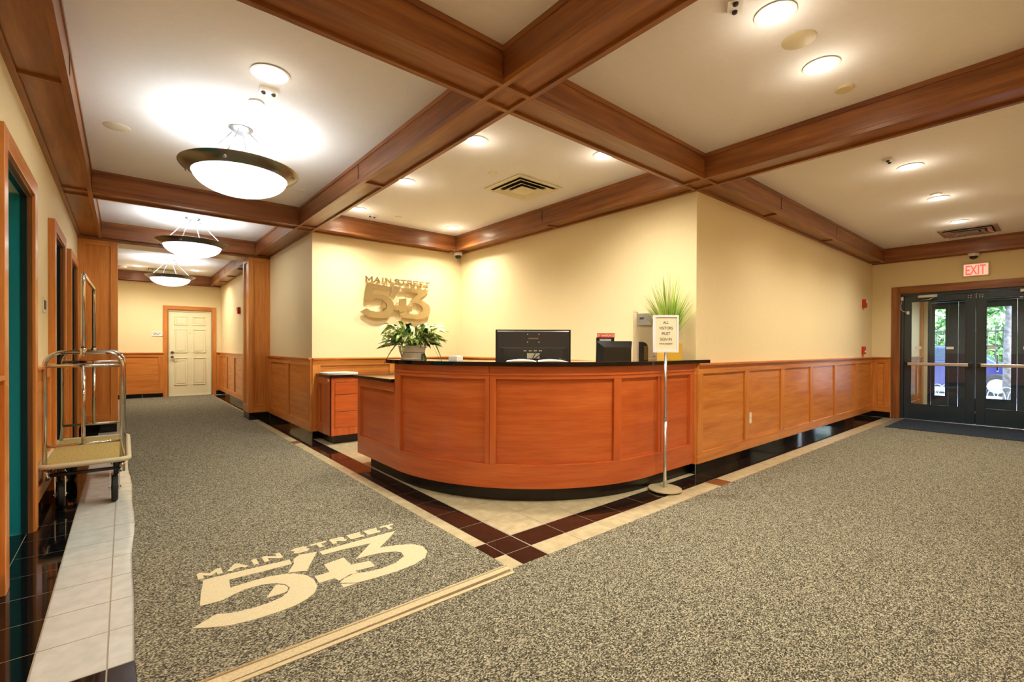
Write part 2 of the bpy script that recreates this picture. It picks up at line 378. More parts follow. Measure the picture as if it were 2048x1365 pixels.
# ---- coffered beams
tn = [0]
def trim():
    tn[0] += 1; return struct('trim_%d' % tn[0])
def beam(ax, c0, c1, a0, a1, breaks=(), sides='+-', joints=()):
    t = trim(); WX = WD['b'+ax]; e = .034; z = ZB
    def B(n, ca, cb, a, b, z0, z1, m=WX, bv=.0015):
        q = (a, b, ca, cb, z0, z1) if ax == 'x' else (ca, cb, a, b, z0, z1)
        return box(n, *q, m, t, bevel=bv)
    lo, hi = ('-' in sides), ('+' in sides)
    B('soffit_edge', c0, c0+e, a0, a1, z, z+.03); B('soffit_edge', c1-e, c1, a0, a1, z, z+.03)
    br = sorted(breaks); cur = a0
    other = WD['b'+('y' if ax == 'x' else 'x')]
    for p in br + [None]:
        end = a1 if p is None else p-e/2
        if end-cur > .02: B('soffit_panel', c0+e, c1-e, cur, end, z+.018, z+.03)
        if p is not None:
            B('soffit_batten', c0+e, c1-e, p-e/2, p+e/2, z, z+.03, other); cur = p+e/2
    if lo: B('side_board', c0+.004, c0+.022, a0, a1, z+.052, ZC-.034)
    if hi: B('side_board', c1-.022, c1-.004, a0, a1, z+.052, ZC-.034)
    if lo: B('side_edge', c0, c0+.022, a0, a1, z+.030, z+.052)
    if hi: B('side_edge', c1-.022, c1, a0, a1, z+.030, z+.052)
    if lo: B('crown', c0-.004, c0+.02, a0, a1, ZC-.034, ZC)
    if hi: B('crown', c1-.02, c1+.004, a0, a1, ZC-.034, ZC)
    B('core', c0+.022, c1-.022, a0, a1, z+.03, ZC)
    for j in joints:
        if lo: B('side_batten', c0+.001, c0+.02, j-.004, j+.004, z+.052, ZC-.034, MATS['groove'], 0)
        if hi: B('side_batten', c1-.02, c1-.001, j-.004, j+.004, z+.052, ZC-.034, MATS['groove'], 0)
mat('groove', (52, 26, 12), .6)
e2 = .017
beam('y', 1.65, 1.89, YS, 8.58, [2.07+e2, 2.31-e2, 4.12, 6.07+e2, 6.32-e2], joints=(4.2,))
beam('y', 3.92, XS, YS, YR, [2.07+e2], sides='-+')
beam('y', 3.92, XS, YR+.001, YB, [2.31-e2, 4.12, 6.07+e2], sides='-', joints=(4.15,))
beam('y', XL, -.235, YS, 8.58, [.9, 2.07+e2, 2.31-e2, 3.70, 6.07+e2, 6.32-e2], sides='+', joints=(3.7,))
beam('y', 10.0, XE, YS, YR, [.97], sides='-')
beam('x', 2.07, 2.31, -.235, 1.65, []); beam('x', 2.07, 2.31, 1.89, 3.92, [])
beam('x', 2.07, YR, XS, 10.0, [5.6, 7.5], sides='-', joints=(5.6, 7.5))
beam('x', 6.07, 6.32, -.235, 1.65, []); beam('x', 6.07, YB, 1.89, 3.92, [], sides='-')
beam('x', 8.50, 8.75, -.235, 1.65, [], sides='-')
for a, b in ((-.235, 1.65), (1.89, 3.92), (XS, 10.0)): beam('x', YS, YS+.24, a, b, [], sides='+')
beam('y', XL, -.235, 9.05, 13.5, [10.5, 12], sides='+'); beam('y', 1.64, XC, 9.05, 13.5, [10.3, 11.5, 12.5], sides='-', joints=(10.3, 11.5, 12.5))
beam('x', 13.5, YN, XL, XC, [], sides='-')
# portal header and its two panelled columns
t = trim()
box('header_board', XL, XC, 8.56, 8.60, 2.66, 2.70, WD['bx'], t, .002)
box('header_soffit', -.06, 1.56, 8.60, 9.05, 2.655, 2.69, WD['bx'], t, .002)
box('header_core', -.07, 1.56, 8.75, 9.05, 2.69, ZC, WD['bx'], t)
def column(x0, x1, inner):
    t = trim(); y0, y1 = 8.58, 9.05
    box('core', x0+.019, x1-.019, y0+.019, y1-.019, 0, ZB-.02, WD['wz'], t)
    box('kick_tile', x0+.01, x1-.01, y0+.008, y1-.008, 0, .115, TBLACK, t)
    w = .075
    for yy in (y0, y1-.02):
        for a, b in ((x0, x0+w), (x1-w, x1)): box('stile', a, b, yy, yy+.02, .12, ZB-.02, WD['wz'], t, .0015)
        for a, b in ((.12, .25), (2.59, ZB-.02)): box('rail', x0+w, x1-w, yy, yy+.02, a, b, WD['wx'], t, .0015)
        box('panel', x0+w, x1-w, (yy+.016 if yy == y0 else yy), (yy+.02 if yy == y0 else yy+.004), .25, 2.59, WD['wz'], t)
    xx = (x0, x0+.02) if inner < 0 else (x1-.02, x1)
    for a, b in ((y0+.02, y0+.1), (y1-.1, y1-.02)): box('stile', *xx, a, b, .12, ZB-.02, WD['wz'], t, .0015)
    for a, b in ((.12, .25), (2.59, ZB-.02)): box('rail', *xx, y0+.1, y1-.1, a, b, WD['wy'], t, .0015)
column(1.56, XC, -1); column(XL, -.066, 1)

# ---- doors
def casing(parent, ax, pos, s, a0, a1, zt, w=.1, d=.044, m='w'):
    for a, b in ((a0-w, a0), (a1, a1+w)): box('casing', *run_box(ax, pos, s, a, b, 0, d, 0, zt+w), WD[m+'z'], parent, .003)
    box('casing', *run_box(ax, pos, s, a0, a1, 0, d, zt, zt+w), WD[m+ax], parent, .003)
    for a, b in ((a0, a0+.012), (a1-.012, a1)): box('jamb', *run_box(ax, pos, s, a, b, .008, .03, 0, zt), WD['bz'], parent)
    box('jamb', *run_box(ax, pos, s, a0, a1, (.008 if zt > 2.16 else -.1), .03, zt-.012, zt), WD['b'+ax], parent)
for i, (a, b) in enumerate(DL):
    d = struct('door_%d' % (i+2), (XL, (a+b)/2, 0))
    casing(d, 'y', XL, 1, a, b, 2.17, .1 if i == 0 else .09)
    for p, q in ((a, a+.016), (b-.016, b)): box('door_frame', XL-.022, XL+.008, p, q, 0, 2.17, GREEN, d, .002)
    box('door_frame', XL-.022, XL+.008, a+.016, b-.016, 2.150, 2.17, GREEN, d, .002)
    for p, q in ((a, a+.010), (b-.010, b)): box('inner_frame', XL-.15, XL-.022, p, q, 0, 2.16, TEAL if i == 0 else GREEN, d, .002)
    box('door_leaf', XL-.19, XL-.15, a+.001, b-.001, .008, 2.169, TEAL if i == 0 else GREEN, d, .002)
    lathe('door_knob', [(0, 0), (.025, 0), (.025, .01), (.01, .014), (.01, .03), (.026, .045), (.026, .06), (0, .066)], (XL-.15, b-.13, .98), BRUSHED, d, 16, 'x')
# far cream six-panel door
d1 = struct('door_1', (1.245, YN, 0))
casing(d1, 'x', YN, -1, .80, 1.69, 2.085, .09, .02)
for a, b in ((.812, .835), (1.655, 1.678)): box('door_frame', a, b, YN-.005, YN+.1, 0, 2.07, DOORCR, d1)
box('door_frame', .835, 1.655, YN-.005, YN+.1, 2.045, 2.072, DOORCR, d1)
box('door_leaf', .837, 1.653, YN+.022, YN+.06, .012, 2.043, DOORCR, d1)
for z0, z1 in ((.27, .93), (1.05, 1.62), (1.72, 1.93)):
    for a, b in ((.93, 1.19), (1.30, 1.56)):
        fr = boxes('door_panel_moulding', [(a, b, YN+.008, YN+.022, z1-.018, z1), (a, b, YN+.008, YN+.022, z0, z0+.018), (a, a+.018, YN+.008, YN+.022, z0, z1), (b-.018, b, YN+.008, YN+.022, z0, z1)], DOORCR, d1, .004)
        box('door_panel', a+.04, b-.04, YN+.012, YN+.022, z0+.04, z1-.04, DOORCR, d1, .006)
lathe('deadbolt', [(0, -.02), (.03, -.02), (.03, 0), (0, 0)], (.89, YN+.022, 1.06), BRUSHED, d1, 16, 'y')
lathe('door_knob', [(0, -.06), (.026, -.055), (.028, -.04), (.012, -.025), (.03, -.006), (.03, 0)], (.89, YN+.022, .95), BRUSHED, d1, 16, 'y')
box('lever', .89, 1.0, YN-.03, YN-.015, .89, .905, BRUSHED, d1, .004)
lathe('peephole', [(0, -.006), (.009, -.006), (.009, 0)], (1.245, YN+.022, 1.53), DARKP, d1, 10, 'y')
box('threshold', .80, 1.69, YN-.02, YN+.1, 0, .012, ALU, d1)

# ---- glass exit doors (inner pair) and the vestibule's outer pair
def glass_door_pair(name, x, y0, y1, zt, leafs, bar=True, thick=.045):
    d = struct(name, (x, (y0+y1)/2, 0))
    for a, b in ((y0, y0+.045), (y1-.045, y1)): box('door_frame', x, x+.11, a, b, 0, zt, DKFRAME, d, .003)
    box('door_frame', x, x+.11, y0+.045, y1-.045, zt-.055, zt, DKFRAME, d, .003)
    box('threshold', x-.03, x+.12, y0, y1, 0, .014, ALU, d, .003)
    for (a, b, ls, rs) in leafs:
        # a<b in y; ls = stile width at low y, rs = at high y
        if ls < 0:
            box('solid_leaf', x+.02, x+.065, a, b, .015, zt-.058, DKFRAME, d, .003); continue
        L = empty('door_leaf', (x, a, 0)); L.parent = d; L.matrix_parent_inverse = d.matrix_world.inverted()
        X0, X1 = x+.02, x+.02+thick
        box('leaf_frame', X0, X1, a, a+ls, .015, zt-.058, DKFRAME, L, .003); box('leaf_frame', X0, X1, b-rs, b, .015, zt-.058, DKFRAME, L, .003)
        box('leaf_frame', X0, X1, a+ls, b-rs, .015, .265, DKFRAME, L, .003); box('leaf_frame', X0, X1, a+ls, b-rs, 2.005, zt-.058, DKFRAME, L, .003)
        box('pane', X0+.018, X0+.026, a+ls, b-rs, .265, 2.005, GLASS, L)
        boxes('glazing_bead', [(X0-.004, X0+.018, a+ls, a+ls+.012, .265, 2.005), (X0-.004, X0+.018, b-rs-.012, b-rs, .265, 2.005), (X0-.004, X0+.018, a+ls+.012, b-rs-.012, .265, .277), (X0-.004, X0+.018, a+ls+.012, b-rs-.012, 1.993, 2.005)], DKFRAME, L)
        if bar:
            box('panic_bar', X0-.065, X0-.025, a+.05, b-.04, .925, .975, ALU, L, .006)
            inner = a if rs > ls*1.0 and a > .9 else b
            for q in (a+.03, b-.06): box('bar_bracket', X0-.07, X0, q, q+.045, .915, .985, BLACKP, L, .004)
    return d
MID = .972
dx = glass_door_pair('door_5', XE+.02, .05, 1.895, 2.15, [(MID+.004, 1.848, .105, .085), (.097, MID-.004, .085, .105)])
casing(dx, 'y', XE, -1, .045, 1.90, 2.155, .11, .022, 'b')
# door closers, magnets and cable
box('door_closer', XE-.03, XE+.03, 1.42, 1.66, 2.055, 2.10, ALU, dx, .005)
box('door_closer', XE-.03, XE+.03, .25, .50, 2.055, 2.10, ALU, dx, .005)
tube('closer_arm', [(XE-.02, 1.46, 2.05), (XE-.05, 1.52, 2.02), (XE-.02, 1.62, 2.015)], .008, ALU, dx)
tube('closer_arm', [(XE-.02, .30, 2.05), (XE-.05, .38, 2.02), (XE-.02, .47, 2.015)], .008, ALU, dx)
box('door_sensor', XE-.01, XE+.02, 1.855, 1.885, 2.03, 2.09, WHITE, dx, .003)
box('door_sensor', XE-.01, XE+.04, 1.775, 1.81, 1.79, 1.84, WHITE, dx, .003)
tube('sensor_cable', [(XE, 1.87, 2.03), (XE-.01, 1.885, 1.95), (XE-.01, 1.88, 1.87), (XE-.01, 1.85, 1.84), (XE, 1.81, 1.83)], .004, WHITE, dx, 6)
for yy in (.93, .90, 1.03, 1.06):
    for zz in (2.02, 2.05): lathe('screw', [(0, -.004), (.005, -.003), (.005, 0)], (XE+.04, yy, zz), ALU, dx, 8, 'x')
for j, (yy, zz, w_, h_) in enumerate(((1.665, 1.20, .085, .045), (1.27, 1.20, .09, .04), (.80, 1.20, .09, .045), (.42, 1.20, .09, .045))):
    box('door_sticker', XE+.052, XE+.0535, yy-w_/2, yy+w_/2, zz, zz+h_, WHITE, dx)
# vestibule shell
vest = struct('wall_vestibule')
boxes('plaster', [(10.4, 12.4, 1.95, 2.1, 0, 2.6), (10.4, 12.4, -.2, -.05, 0, 2.6)], PLASTER, vest)
vl = empty('vestibule_fill_light', (11.4, .95, 2.45), 'added unseen ceiling light brightening the vestibule behind the glass doors', 'light')  # added downlight, out of view, to brighten the vestibule
lathe('trim_ring', [(.085, 0), (.097, -.006), (.085, -.008), (.077, -.003)], (11.4, .95, 2.45), WHITE, vl, 24)
lathe('lens', [(0, -.004), (.077, -.004), (.077, 0), (0, 0)], (11.4, .95, 2.45), LAMPW, vl, 24)
l_ = bpy.data.lights.new('lamp', 'SPOT'); l_.energy = 50; l_.spot_size = 2.6; l_.spot_blend = .9; l_.color = COOL; l_.shadow_soft_size = .06
o_ = bpy.data.objects.new('lamp', l_); COL.objects.link(o_); o_.parent = vl; o_.matrix_parent_inverse = vl.matrix_world.inverted(); o_.location = (11.4, .95, 2.43)
boxes('vestibule_ceiling', [(10.4, 12.5, -.2, 2.1, 2.45, 2.6)], CEIL, vest)
boxes('front_wall', [(12.4, 12.55, 1.86, 2.6, 0, 3.0), (12.4, 12.55, -1.0, .02, 0, 3.0), (12.4, 12.55, .02, 1.86, 2.2, 3.0)], PLASTER, vest)
wains(vest, 'x', 1.95, -1, 10.42, 12.38, [10.5, 11.2, 11.9], kick=False)
box('casing', 12.2, 12.4, 1.915, 1.95, 0, 2.3, WD['wz'], vest, .003)
dy = glass_door_pair('door_6', 12.42, .05, 1.86, 2.18, [(1.555, 1.812, .035, .045), (1.42, 1.553, -1, 0), (1.085, 1.415, -1, 0), (.64, 1.08, .06, .03), (.50, .636, -1, 0), (.10, .496, .05, .05)], bar=False)
tube('pull_handle', [(12.40, 1.07, .80), (12.34, 1.07, .82), (12.33, 1.07, .95), (12.34, 1.07, 1.08), (12.40, 1.07, 1.10)], .014, CHROME, dy)
tube('pull_handle', [(12.40, .88, .80), (12.34, .88, .82), (12.33, .88, .95), (12.34, .88, 1.08), (12.40, .88, 1.10)], .014, CHROME, dy)
# ================================================================== THINGS
# ---- carpets
def rect_carpet(name, outline, label, z=.009, m=CARPET):
    t = empty(name, (outline[0][0], outline[0][1], 0), label, 'carpet')
    poly_prism('pile', outline, -.0005 if m is CARPET else .0095, z, m, t); return t
wav = lambda a, b, n, A: [(a+(b-a)*i/n) for i in range(n+1)]
left_edge = [(.045+.012*math.sin(y*1.7)+.006*math.sin(y*5), y) for y in [1.965+.3*i for i in range(22)]]
right_edge = [(1.605, 1.965), (1.60, 4), (1.605, 6), (1.60, 8.57), (1.55, 8.57), (1.55, 9.06), (1.66, 9.06), (1.66, YN-.03)]
oc = left_edge + [(-.05, 8.57), (-.05, 13.72)] + right_edge[::-1]
cc = rect_carpet('corridor_carpet', oc, 'grey ribbed carpet running down the corridor with the cream 543 lettering', .009)
lob = [(-.02, YS+.02), (XE-.02, YS+.02), (XE-.02, 1.93), (4, 1.935), (2.2, 1.925), (1.615, 1.925), (1.60, 1.905), (-.02, 1.875)]
lc = rect_carpet('lobby_carpet', lob, 'wide grey ribbed carpet from the foreground to the glass exit doors', .009)
bt = poly_prism('edge_binding', [(0.0, 1.90), (1.595, 1.925), (1.60, 1.965), (0.03, 1.965)], 0, .0115, BIND, cc)
tube('binding_bead', [(0.0, 1.962, .012), (1.6, 1.964, .012)], .006, BIND, cc, 8)
box('edge_binding', 0, 1.59, 1.876, 1.897, 0, .0125, BIND, lc)
LG = {
'numeral_five': [(0.311,2.824),(0.459,2.815),(0.712,2.792),(0.707,2.728),(0.557,2.734),(0.412,2.745),(0.402,2.651),(0.495,2.656),(0.576,2.654),(0.643,2.631),(0.686,2.605),(0.732,2.541),(0.746,2.474),(0.74,2.398),(0.708,2.338),(0.663,2.302),(0.6,2.278),(0.534,2.27),(0.443,2.273),(0.35,2.29),(0.276,2.329),(0.222,2.368),(0.266,2.397),(0.314,2.425),(0.375,2.392),(0.443,2.378),(0.516,2.379),(0.575,2.395),(0.61,2.426),(0.629,2.465),(0.621,2.514),(0.584,2.558),(0.527,2.585),(0.449,2.586),(0.391,2.561),(0.352,2.542),(0.307,2.544),(0.266,2.551),(0.284,2.678)],
'numeral_four': [(0.729,2.784),(0.77,2.82),(0.86,2.797),(0.744,2.592),(0.715,2.612),(0.662,2.634),(0.715,2.722)],
'four_foot': [(0.583,2.539),(0.615,2.513),(0.623,2.47),(0.605,2.433),(0.572,2.43),(0.517,2.433)],
'four_cross': [(0.84,2.609),(0.954,2.627),(0.952,2.513),(1.051,2.494),(1.048,2.415),(0.944,2.431),(0.949,2.4),(0.909,2.41),(0.839,2.381),(0.834,2.419),(0.755,2.42),(0.759,2.503),(0.835,2.506)],
'numeral_three': [(0.873,2.793),(1.103,2.8),(1.353,2.798),(1.258,2.705),(1.165,2.621),(1.255,2.593),(1.338,2.543),(1.373,2.48),(1.358,2.396),(1.308,2.335),(1.225,2.299),(1.111,2.285),(0.972,2.292),(0.901,2.303),(0.834,2.356),(0.871,2.385),(0.925,2.404),(0.992,2.378),(1.072,2.367),(1.152,2.379),(1.224,2.424),(1.236,2.479),(1.216,2.512),(1.153,2.546),(1.083,2.561),(1.0,2.566),(1.068,2.634),(1.148,2.715),(1.0,2.733),(0.871,2.737)],
'four_tip': [(0.835,2.342),(0.868,2.319),(0.898,2.296),(0.835,2.298)]}
for k, v in LG.items(): poly_prism(k, v, .009, .0105, LOGO, cc)
RF = basis((1,0,0), (0,1,0))
FT = lambda a, b, h: (a, b, h)
letters('MAIN', .29, .69, 2.84, 2.922, .025, .009, .0118, LOGO, cc, FT); letters('STREET', .748, 1.385, 2.84, 2.922, .025, .009, .0118, LOGO, cc, FT)
mt = rect_carpet('door_mat', [(8.92, YS+.4), (10.2, YS+.4), (10.2, 1.82), (8.92, 1.82)], 'dark blue grey mat in front of the glass exit doors', .016, MATBLUE)
mt['category'] = 'mat'

# ---- metal logo sign on reception wall
ls = empty('logo_sign', (3.04, 6.30, 1.6), 'brushed metal MAIN STREET 543 sign fixed to the reception back wall', 'sign')
tw = lambda a, b, h: (2.50+(a-.222)*.952, 6.285-h, 1.605+(b-2.27)*.885)
for k, v in LG.items(): poly_prism(k, v, 0 if 'four' not in k else -.006, .022 if 'four' not in k else .014, BRASS, ls, tw)
RW = basis((1,0,0), (0,0,1))
WT = lambda a, b, h: (a, 6.285-h, b)
letters('MAIN', 2.572, 2.955, 2.112, 2.192, .019, .002, .02, BRASS, ls, WT); letters('STREET', 3.01, 3.585, 2.108, 2.188, .019, .002, .02, BRASS, ls, WT)
for (a, b) in ((.35, 2.75), (.6, 2.30), (1.0, 2.77), (1.3, 2.4), (.9, 2.5)):
    q = tw(a, b, 0); lathe('standoff', [(.006, 0), (.006, .034)], (q[0], 6.286, q[2]), BRASS, ls, 8, 'y')

# ---- reception desk
desk = empty('reception_desk', (2.6, 3.0, 0), 'curved reddish wood reception desk with black granite tops', 'desk')
def pth(s, off):
    if s < .89: return Vector((1.86+off, 4.73-s, 0))
    s -= .89
    if s < 2.435:
        a = PI+s/1.55; rr = 1.55-off; return Vector((3.41+rr*math.cos(a), 3.84+rr*math.sin(a), 0))
    s -= 2.435; return Vector((3.41+s, 2.29+off, 0))
def strip(name, s0, s1, o0, o1, z0, z1, m, parent=desk, bevel=.0015):
    cuts = [s0] + [c for c in (.89, 3.325) if s0 < c < s1] + [s1]; ss = []
    for a, b in zip(cuts, cuts[1:]):
        n = max(1, int((b-a)/.06)) if a >= .889 and b <= 3.326 else 1
        ss += [a+(b-a)*i/n for i in range(n)]
    ss.append(s1)
    bm = bmesh.new(); prev = None
    for s in ss:
        A, B = pth(s, o0), pth(s, o1)
        q = [bm.verts.new((A.x, A.y, z0)), bm.verts.new((B.x, B.y, z0)), bm.verts.new((B.x, B.y, z1)), bm.verts.new((A.x, A.y, z1))]
        if prev: 
            for i in range(4): bm.faces.new((prev[i], prev[(i+1) % 4], q[(i+1) % 4], q[i]))
        else: bm.faces.new(q)
        prev = q
    bm.faces.new(prev[::-1])
    return link_mesh(name, bm, m, parent, bevel=bevel)
SE = 4.30
DX, DZ = WD['dx'], WD['dz']
strip('toe_kick', .2, SE, .06, .14, 0, .11, mat('black_toe_kick', (12, 12, 12), .3))
strip('bottom_rail', 0, SE, 0, .03, .11, .295, DX)
strip('top_rail', 0, .87, 0, .03, .80, .882, DX)
strip('top_rail', .854, 1.905, 0, .03, .955, 1.055, DX); strip('top_rail', 1.908, SE, 0, .03, .955, 1.055, DX)
strip('top_moulding', .854, SE, -.006, .0, .985, 1.0, DX)
for a, b, zt in ((0, .06, .80), (.854, .965, .955), (1.87, 1.905, .955), (1.908, 1.96, .955), (2.924, 3.0, .955), (3.48, 3.52, .955), (3.52, 3.60, .955), (4.0, SE, .955)):
    strip('stile', a, b, 0 if abs(a-3.48) > .01 else .006, .03, .295, zt, DZ)
for a, b, zt in ((.06, .854, .80), (.965, 1.87, .955), (1.96, 2.924, .955), (3.0, 3.48, .955), (3.60, 4.0, .955)):
    strip('panel', a, b, .022, .040, .295, zt, DX)
strip('carcass_wall', .01, SE, .041, .10, .11, .88, WD['dz']); strip('carcass_wall', .86, SE, .041, .14, .88, 1.055, WD['dz'])
box('end_panel', 1.862, 2.55, 4.70, 4.729, .11, .88, DZ, desk, .002)
box('end_panel', 1.875, 2.16, 3.872, 3.90, .915, 1.055, DZ, desk, .002)
strip('counter_top', .76, 4.30, -.04, .36, 1.056, 1.09, GRANITE, bevel=.004)
strip('counter_top', -.035, .85, -.035, .75, .883, .915, GRANITE, bevel=.004)
strip('counter_top', .85, SE, .142, .72, .883, .915, GRANITE, bevel=.004)

# ---- back cabinet
cab = empty('drawer_cabinet', (2.2, 6.0, 0), 'low wood cabinet with drawers and black granite top under the metal sign', 'cabinet')
box('carcass', 1.945, 4.13, 5.79, 6.29, .11, .82, DZ, cab)
box('toe_kick', 2.0, 4.13, 5.85, 6.29, 0, .11, MATS['black_toe_kick'], cab)
box('counter_top', 1.915, 4.13, 5.755, 6.29, .822, .857, GRANITE, cab, .004)
for a, b, z0, z1 in ((5.775, 5.86, .11, .82), (6.20, 6.29, .11, .82), (5.86, 6.20, .11, .235), (5.86, 6.20, .735, .82)):
    box('side_frame', 1.93, 1.945, a, b, z0, z1, DZ, cab, .0015)
boxes('front_frame', [(1.93, 1.985, 5.775, 5.79, .11, .82), (1.985, 4.13, 5.775, 5.79, .11, .20), (1.985, 4.13, 5.775, 5.79, .765, .82), (2.47, 2.53, 5.775, 5.79, .2, .765), (3.05, 3.11, 5.775, 5.79, .2, .765), (3.6, 3.66, 5.775, 5.79, .2, .765)], DZ, cab, .001)
for a, b in ((1.985, 2.47), (2.53, 3.05), (3.11, 3.6), (3.66, 4.13)):
    for z0, z1 in ((.204, .398), (.404, .607), (.613, .761)): box('drawer', a+.004, b-.004, 5.773, 5.79, z0, z1, DX, cab, .002)
boxes('label_plate', [(1.927, 1.931, 5.80, 5.86, .775, .805)], WHITE, cab)

# ---- things on the desk and cabinet
def paper_stack(name, c, w, d, n, rz, z, label, cat, m=None, dz=.003):
    t = empty(name, (c[0], c[1], z), label, cat, rz=rz)
    for i in range(n):
        bm = bmesh.new(); a = random.uniform(-.06, .06)
        abox(bm, -w/2, w/2, -d/2, d/2, i*dz, (i+1)*dz-.0004); bmesh.ops.rotate(bm, verts=bm.verts, matrix=Matrix.Rotation(a, 3, 'Z'))
        bm.transform(t.matrix_world); link_mesh('sheet', bm, m or mat('paper', (236, 232, 222), .7), t)
    return t
np_ = paper_stack('newspaper', (2.12, 6.03), .38, .30, 4, .1, .857, 'folded newspapers lying on the low black cabinet top', 'newspaper', dz=.005)
NPI = mat('newsprint_ink', (120, 118, 112), .8)
for k in range(5): box('print_block', 1.98+.06*k, 2.025+.06*k, 5.93, 6.06, .8765, .8768, NPI, np_)
vis = Vector((.64, .768, 0)); side = Vector((.768, -.64, 0)); RZC = -math.atan2(.64, .768)
# open visitors book
vb = empty('visitor_book', (2.50, 2.70, 1.09), 'open white sign in book with a pen on the curved counter', 'book', rz=RZC)
def local(t, bmf, name, m, smooth=False):
    bm = bmesh.new(); bmf(bm); bm.transform(t.matrix_world); return link_mesh(name, bm, m, t, smooth)
def page(sx):
    def g(bm):
        n = 8; A = []; B = []
        for i in range(n+1):
            x = sx*(.006+.232*i/n); z = .004+.016*math.sin(PI*min(1, (i/n)*1.02))**.7*(1-.25*i/n)
            A.append((bm.verts.new((x, -.11, z)), bm.verts.new((x, .11, z)))); B.append((bm.verts.new((x, -.11, .0005)), bm.verts.new((x, .11, .0005))))
        for i in range(n):
            bm.faces.new((A[i][0], A[i+1][0], A[i+1][1], A[i][1])); bm.faces.new((B[i][0], B[i+1][0], B[i+1][1], B[i][1]))
            for k in (0, 1): bm.faces.new((A[i][k], A[i+1][k], B[i+1][k], B[i][k]))
        bm.faces.new((A[n][0], A[n][1], B[n][1], B[n][0]))
    return g
local(vb, page(-1), 'page', MATS['paper'], True); local(vb, page(1), 'page', MATS['paper'], True)
local(vb, lambda bm: add_tube(bm, [(0, -.112, .006), (0, .112, .006)], .006, 8), 'spine', BLACKP)
local(vb, lambda bm: add_tube(bm, [(.17, -.03, .024), (.24, .05, .014)], .005, 8), 'pen', BLACKP)

def monitor(name, c, z, w, h, label, rz):
    t = empty(name, (c[0], c[1], z), label, 'monitor', rz=rz)
    base = .10
    local(t, lambda bm: (abox(bm, -w/2, w/2, -.012, .018, base, base+h)), 'bezel', BLACKP)
    local(t, lambda bm: (abox(bm, -w/2+.012, w/2-.012, .018, .021, base+.012, base+h-.012)), 'screen', mat('screen_lit', (60, 80, 110), .2, emit=(70, 100, 150), es=.6))
    def back(bm):
        z0, z1, zm = base+.01, base+h-.01, base+h*.50
        fr = [(-w/2+.012, z1), (w/2-.012, z1), (w/2-.012, z0), (-w/2+.012, z0)]
        A = [bm.verts.new((x, -.012, zz)) for x, zz in fr]
        B = [bm.verts.new((x*.97, -.022, zz)) for x, zz in ((fr[0][0], z1-.01), (fr[1][0], z1-.01), (fr[2][0], z0+.01), (fr[3][0], z0+.01))]
        bridge(bm, A, B); bm.faces.new(B)
    local(t, back, 'back_shell', DARKP)
    def bulge(bm):
        z0, z1 = base+.02, base+h*.54
        P0 = [(-w/2+.03, z1), (w/2-.03, z1), (w/2-.03, z0), (-w/2+.03, z0)]
        A = [bm.verts.new((x, -.02, zz)) for x, zz in P0]; B = [bm.verts.new((x*.86, -.05, z1-.004 if zz == z1 else zz+.02)) for x, zz in P0]
        bridge(bm, A, B); bm.faces.new(B)
    local(t, bulge, 'back_bulge', DARKP)
    local(t, lambda bm: abox(bm, -.055, .055, -.0515, -.049, base+.26*h, base+.40*h), 'sticker', mat('label_sticker', (190, 184, 160), .6))
    for k in range(4): local(t, lambda bm, k=k: abox(bm, -.085+.045*k, -.06+.045*k, -.054, -.049, base+.445*h, base+.47*h), 'port', ALU)
    for k in (2, 3): local(t, lambda bm, k=k: add_tube(bm, [(-.072+.045*k, -.056, base+.45*h), (-.072+.045*k-.006, -.075, base+.36*h), (-.02, -.07, base+.2*h), (-.03, -.05, .02)], .004, 6), 'cable', BLACKP, True)
    local(t, lambda bm: abox(bm, -.045, .045, -.023, -.0205, base+.76*h, base+.785*h), 'badge', BRUSHED)
    for sx in (-1, 1):
        for zz in (.68, .88): local(t, lambda bm: add_lathe(bm, [(0, -.026), (.005, -.025), (.005, -.02)], (sx*.05, 0, base+zz*h), 8, 'y'), 'screw', ALU)
    local(t, lambda bm: abox(bm, -.04, .04, -.05, -.02, .015, base+.1), 'stand_neck', BLACKP)
    local(t, lambda bm: add_lathe(bm, [(0, 0), (.13, 0), (.13, .012), (.05, .018), (0, .018)], (0, -.03, 0), 24), 'stand_base', BLACKP)
    return t
monitor('computer_monitor', (2.79, 3.06), .915, .665, .345, 'wide black computer monitor seen from behind in the middle of the desk', RZC)
# small terminal with a hood, seen from behind
pt = empty('desk_terminal', (3.17, 2.47, 1.09), 'small black angled terminal seen from behind on the counter', 'terminal', rz=RZC+.12)
def term(bm):
    w, h = .155, .165
    A = [(-w, 0, 0), (w-.005, 0, 0), (w+.005, 0, h), (-w+.008, 0, h)]
    B = [(-w+.05, -.05, .0), (w-.02, -.05, 0), (w-.02, -.05, h*.70), (-w+.055, -.05, h*.70)]
    va = [bm.verts.new(p) for p in A]; vb_ = [bm.verts.new(p) for p in B]; bridge(bm, va, vb_); bm.faces.new(vb_); bm.faces.new(va)
local(pt, term, 'housing', BLACKP)
local(pt, lambda bm: abox(bm, -.148, .155, .0, .012, .004, .168), 'bezel', BLACKP)
local(pt, lambda bm: [abox(bm, -.09+.019*i, -.078+.019*i, -.032, -.026, .128, .134) for i in range(11)], 'vent_slots', mat('vent_grey', (110, 112, 90), .5))
for sx in (-.02, .045): local(pt, lambda bm: add_lathe(bm, [(0, -.054), (.004, -.053), (.004, -.049)], (sx, 0, .09), 8, 'y'), 'screw', DARKP)
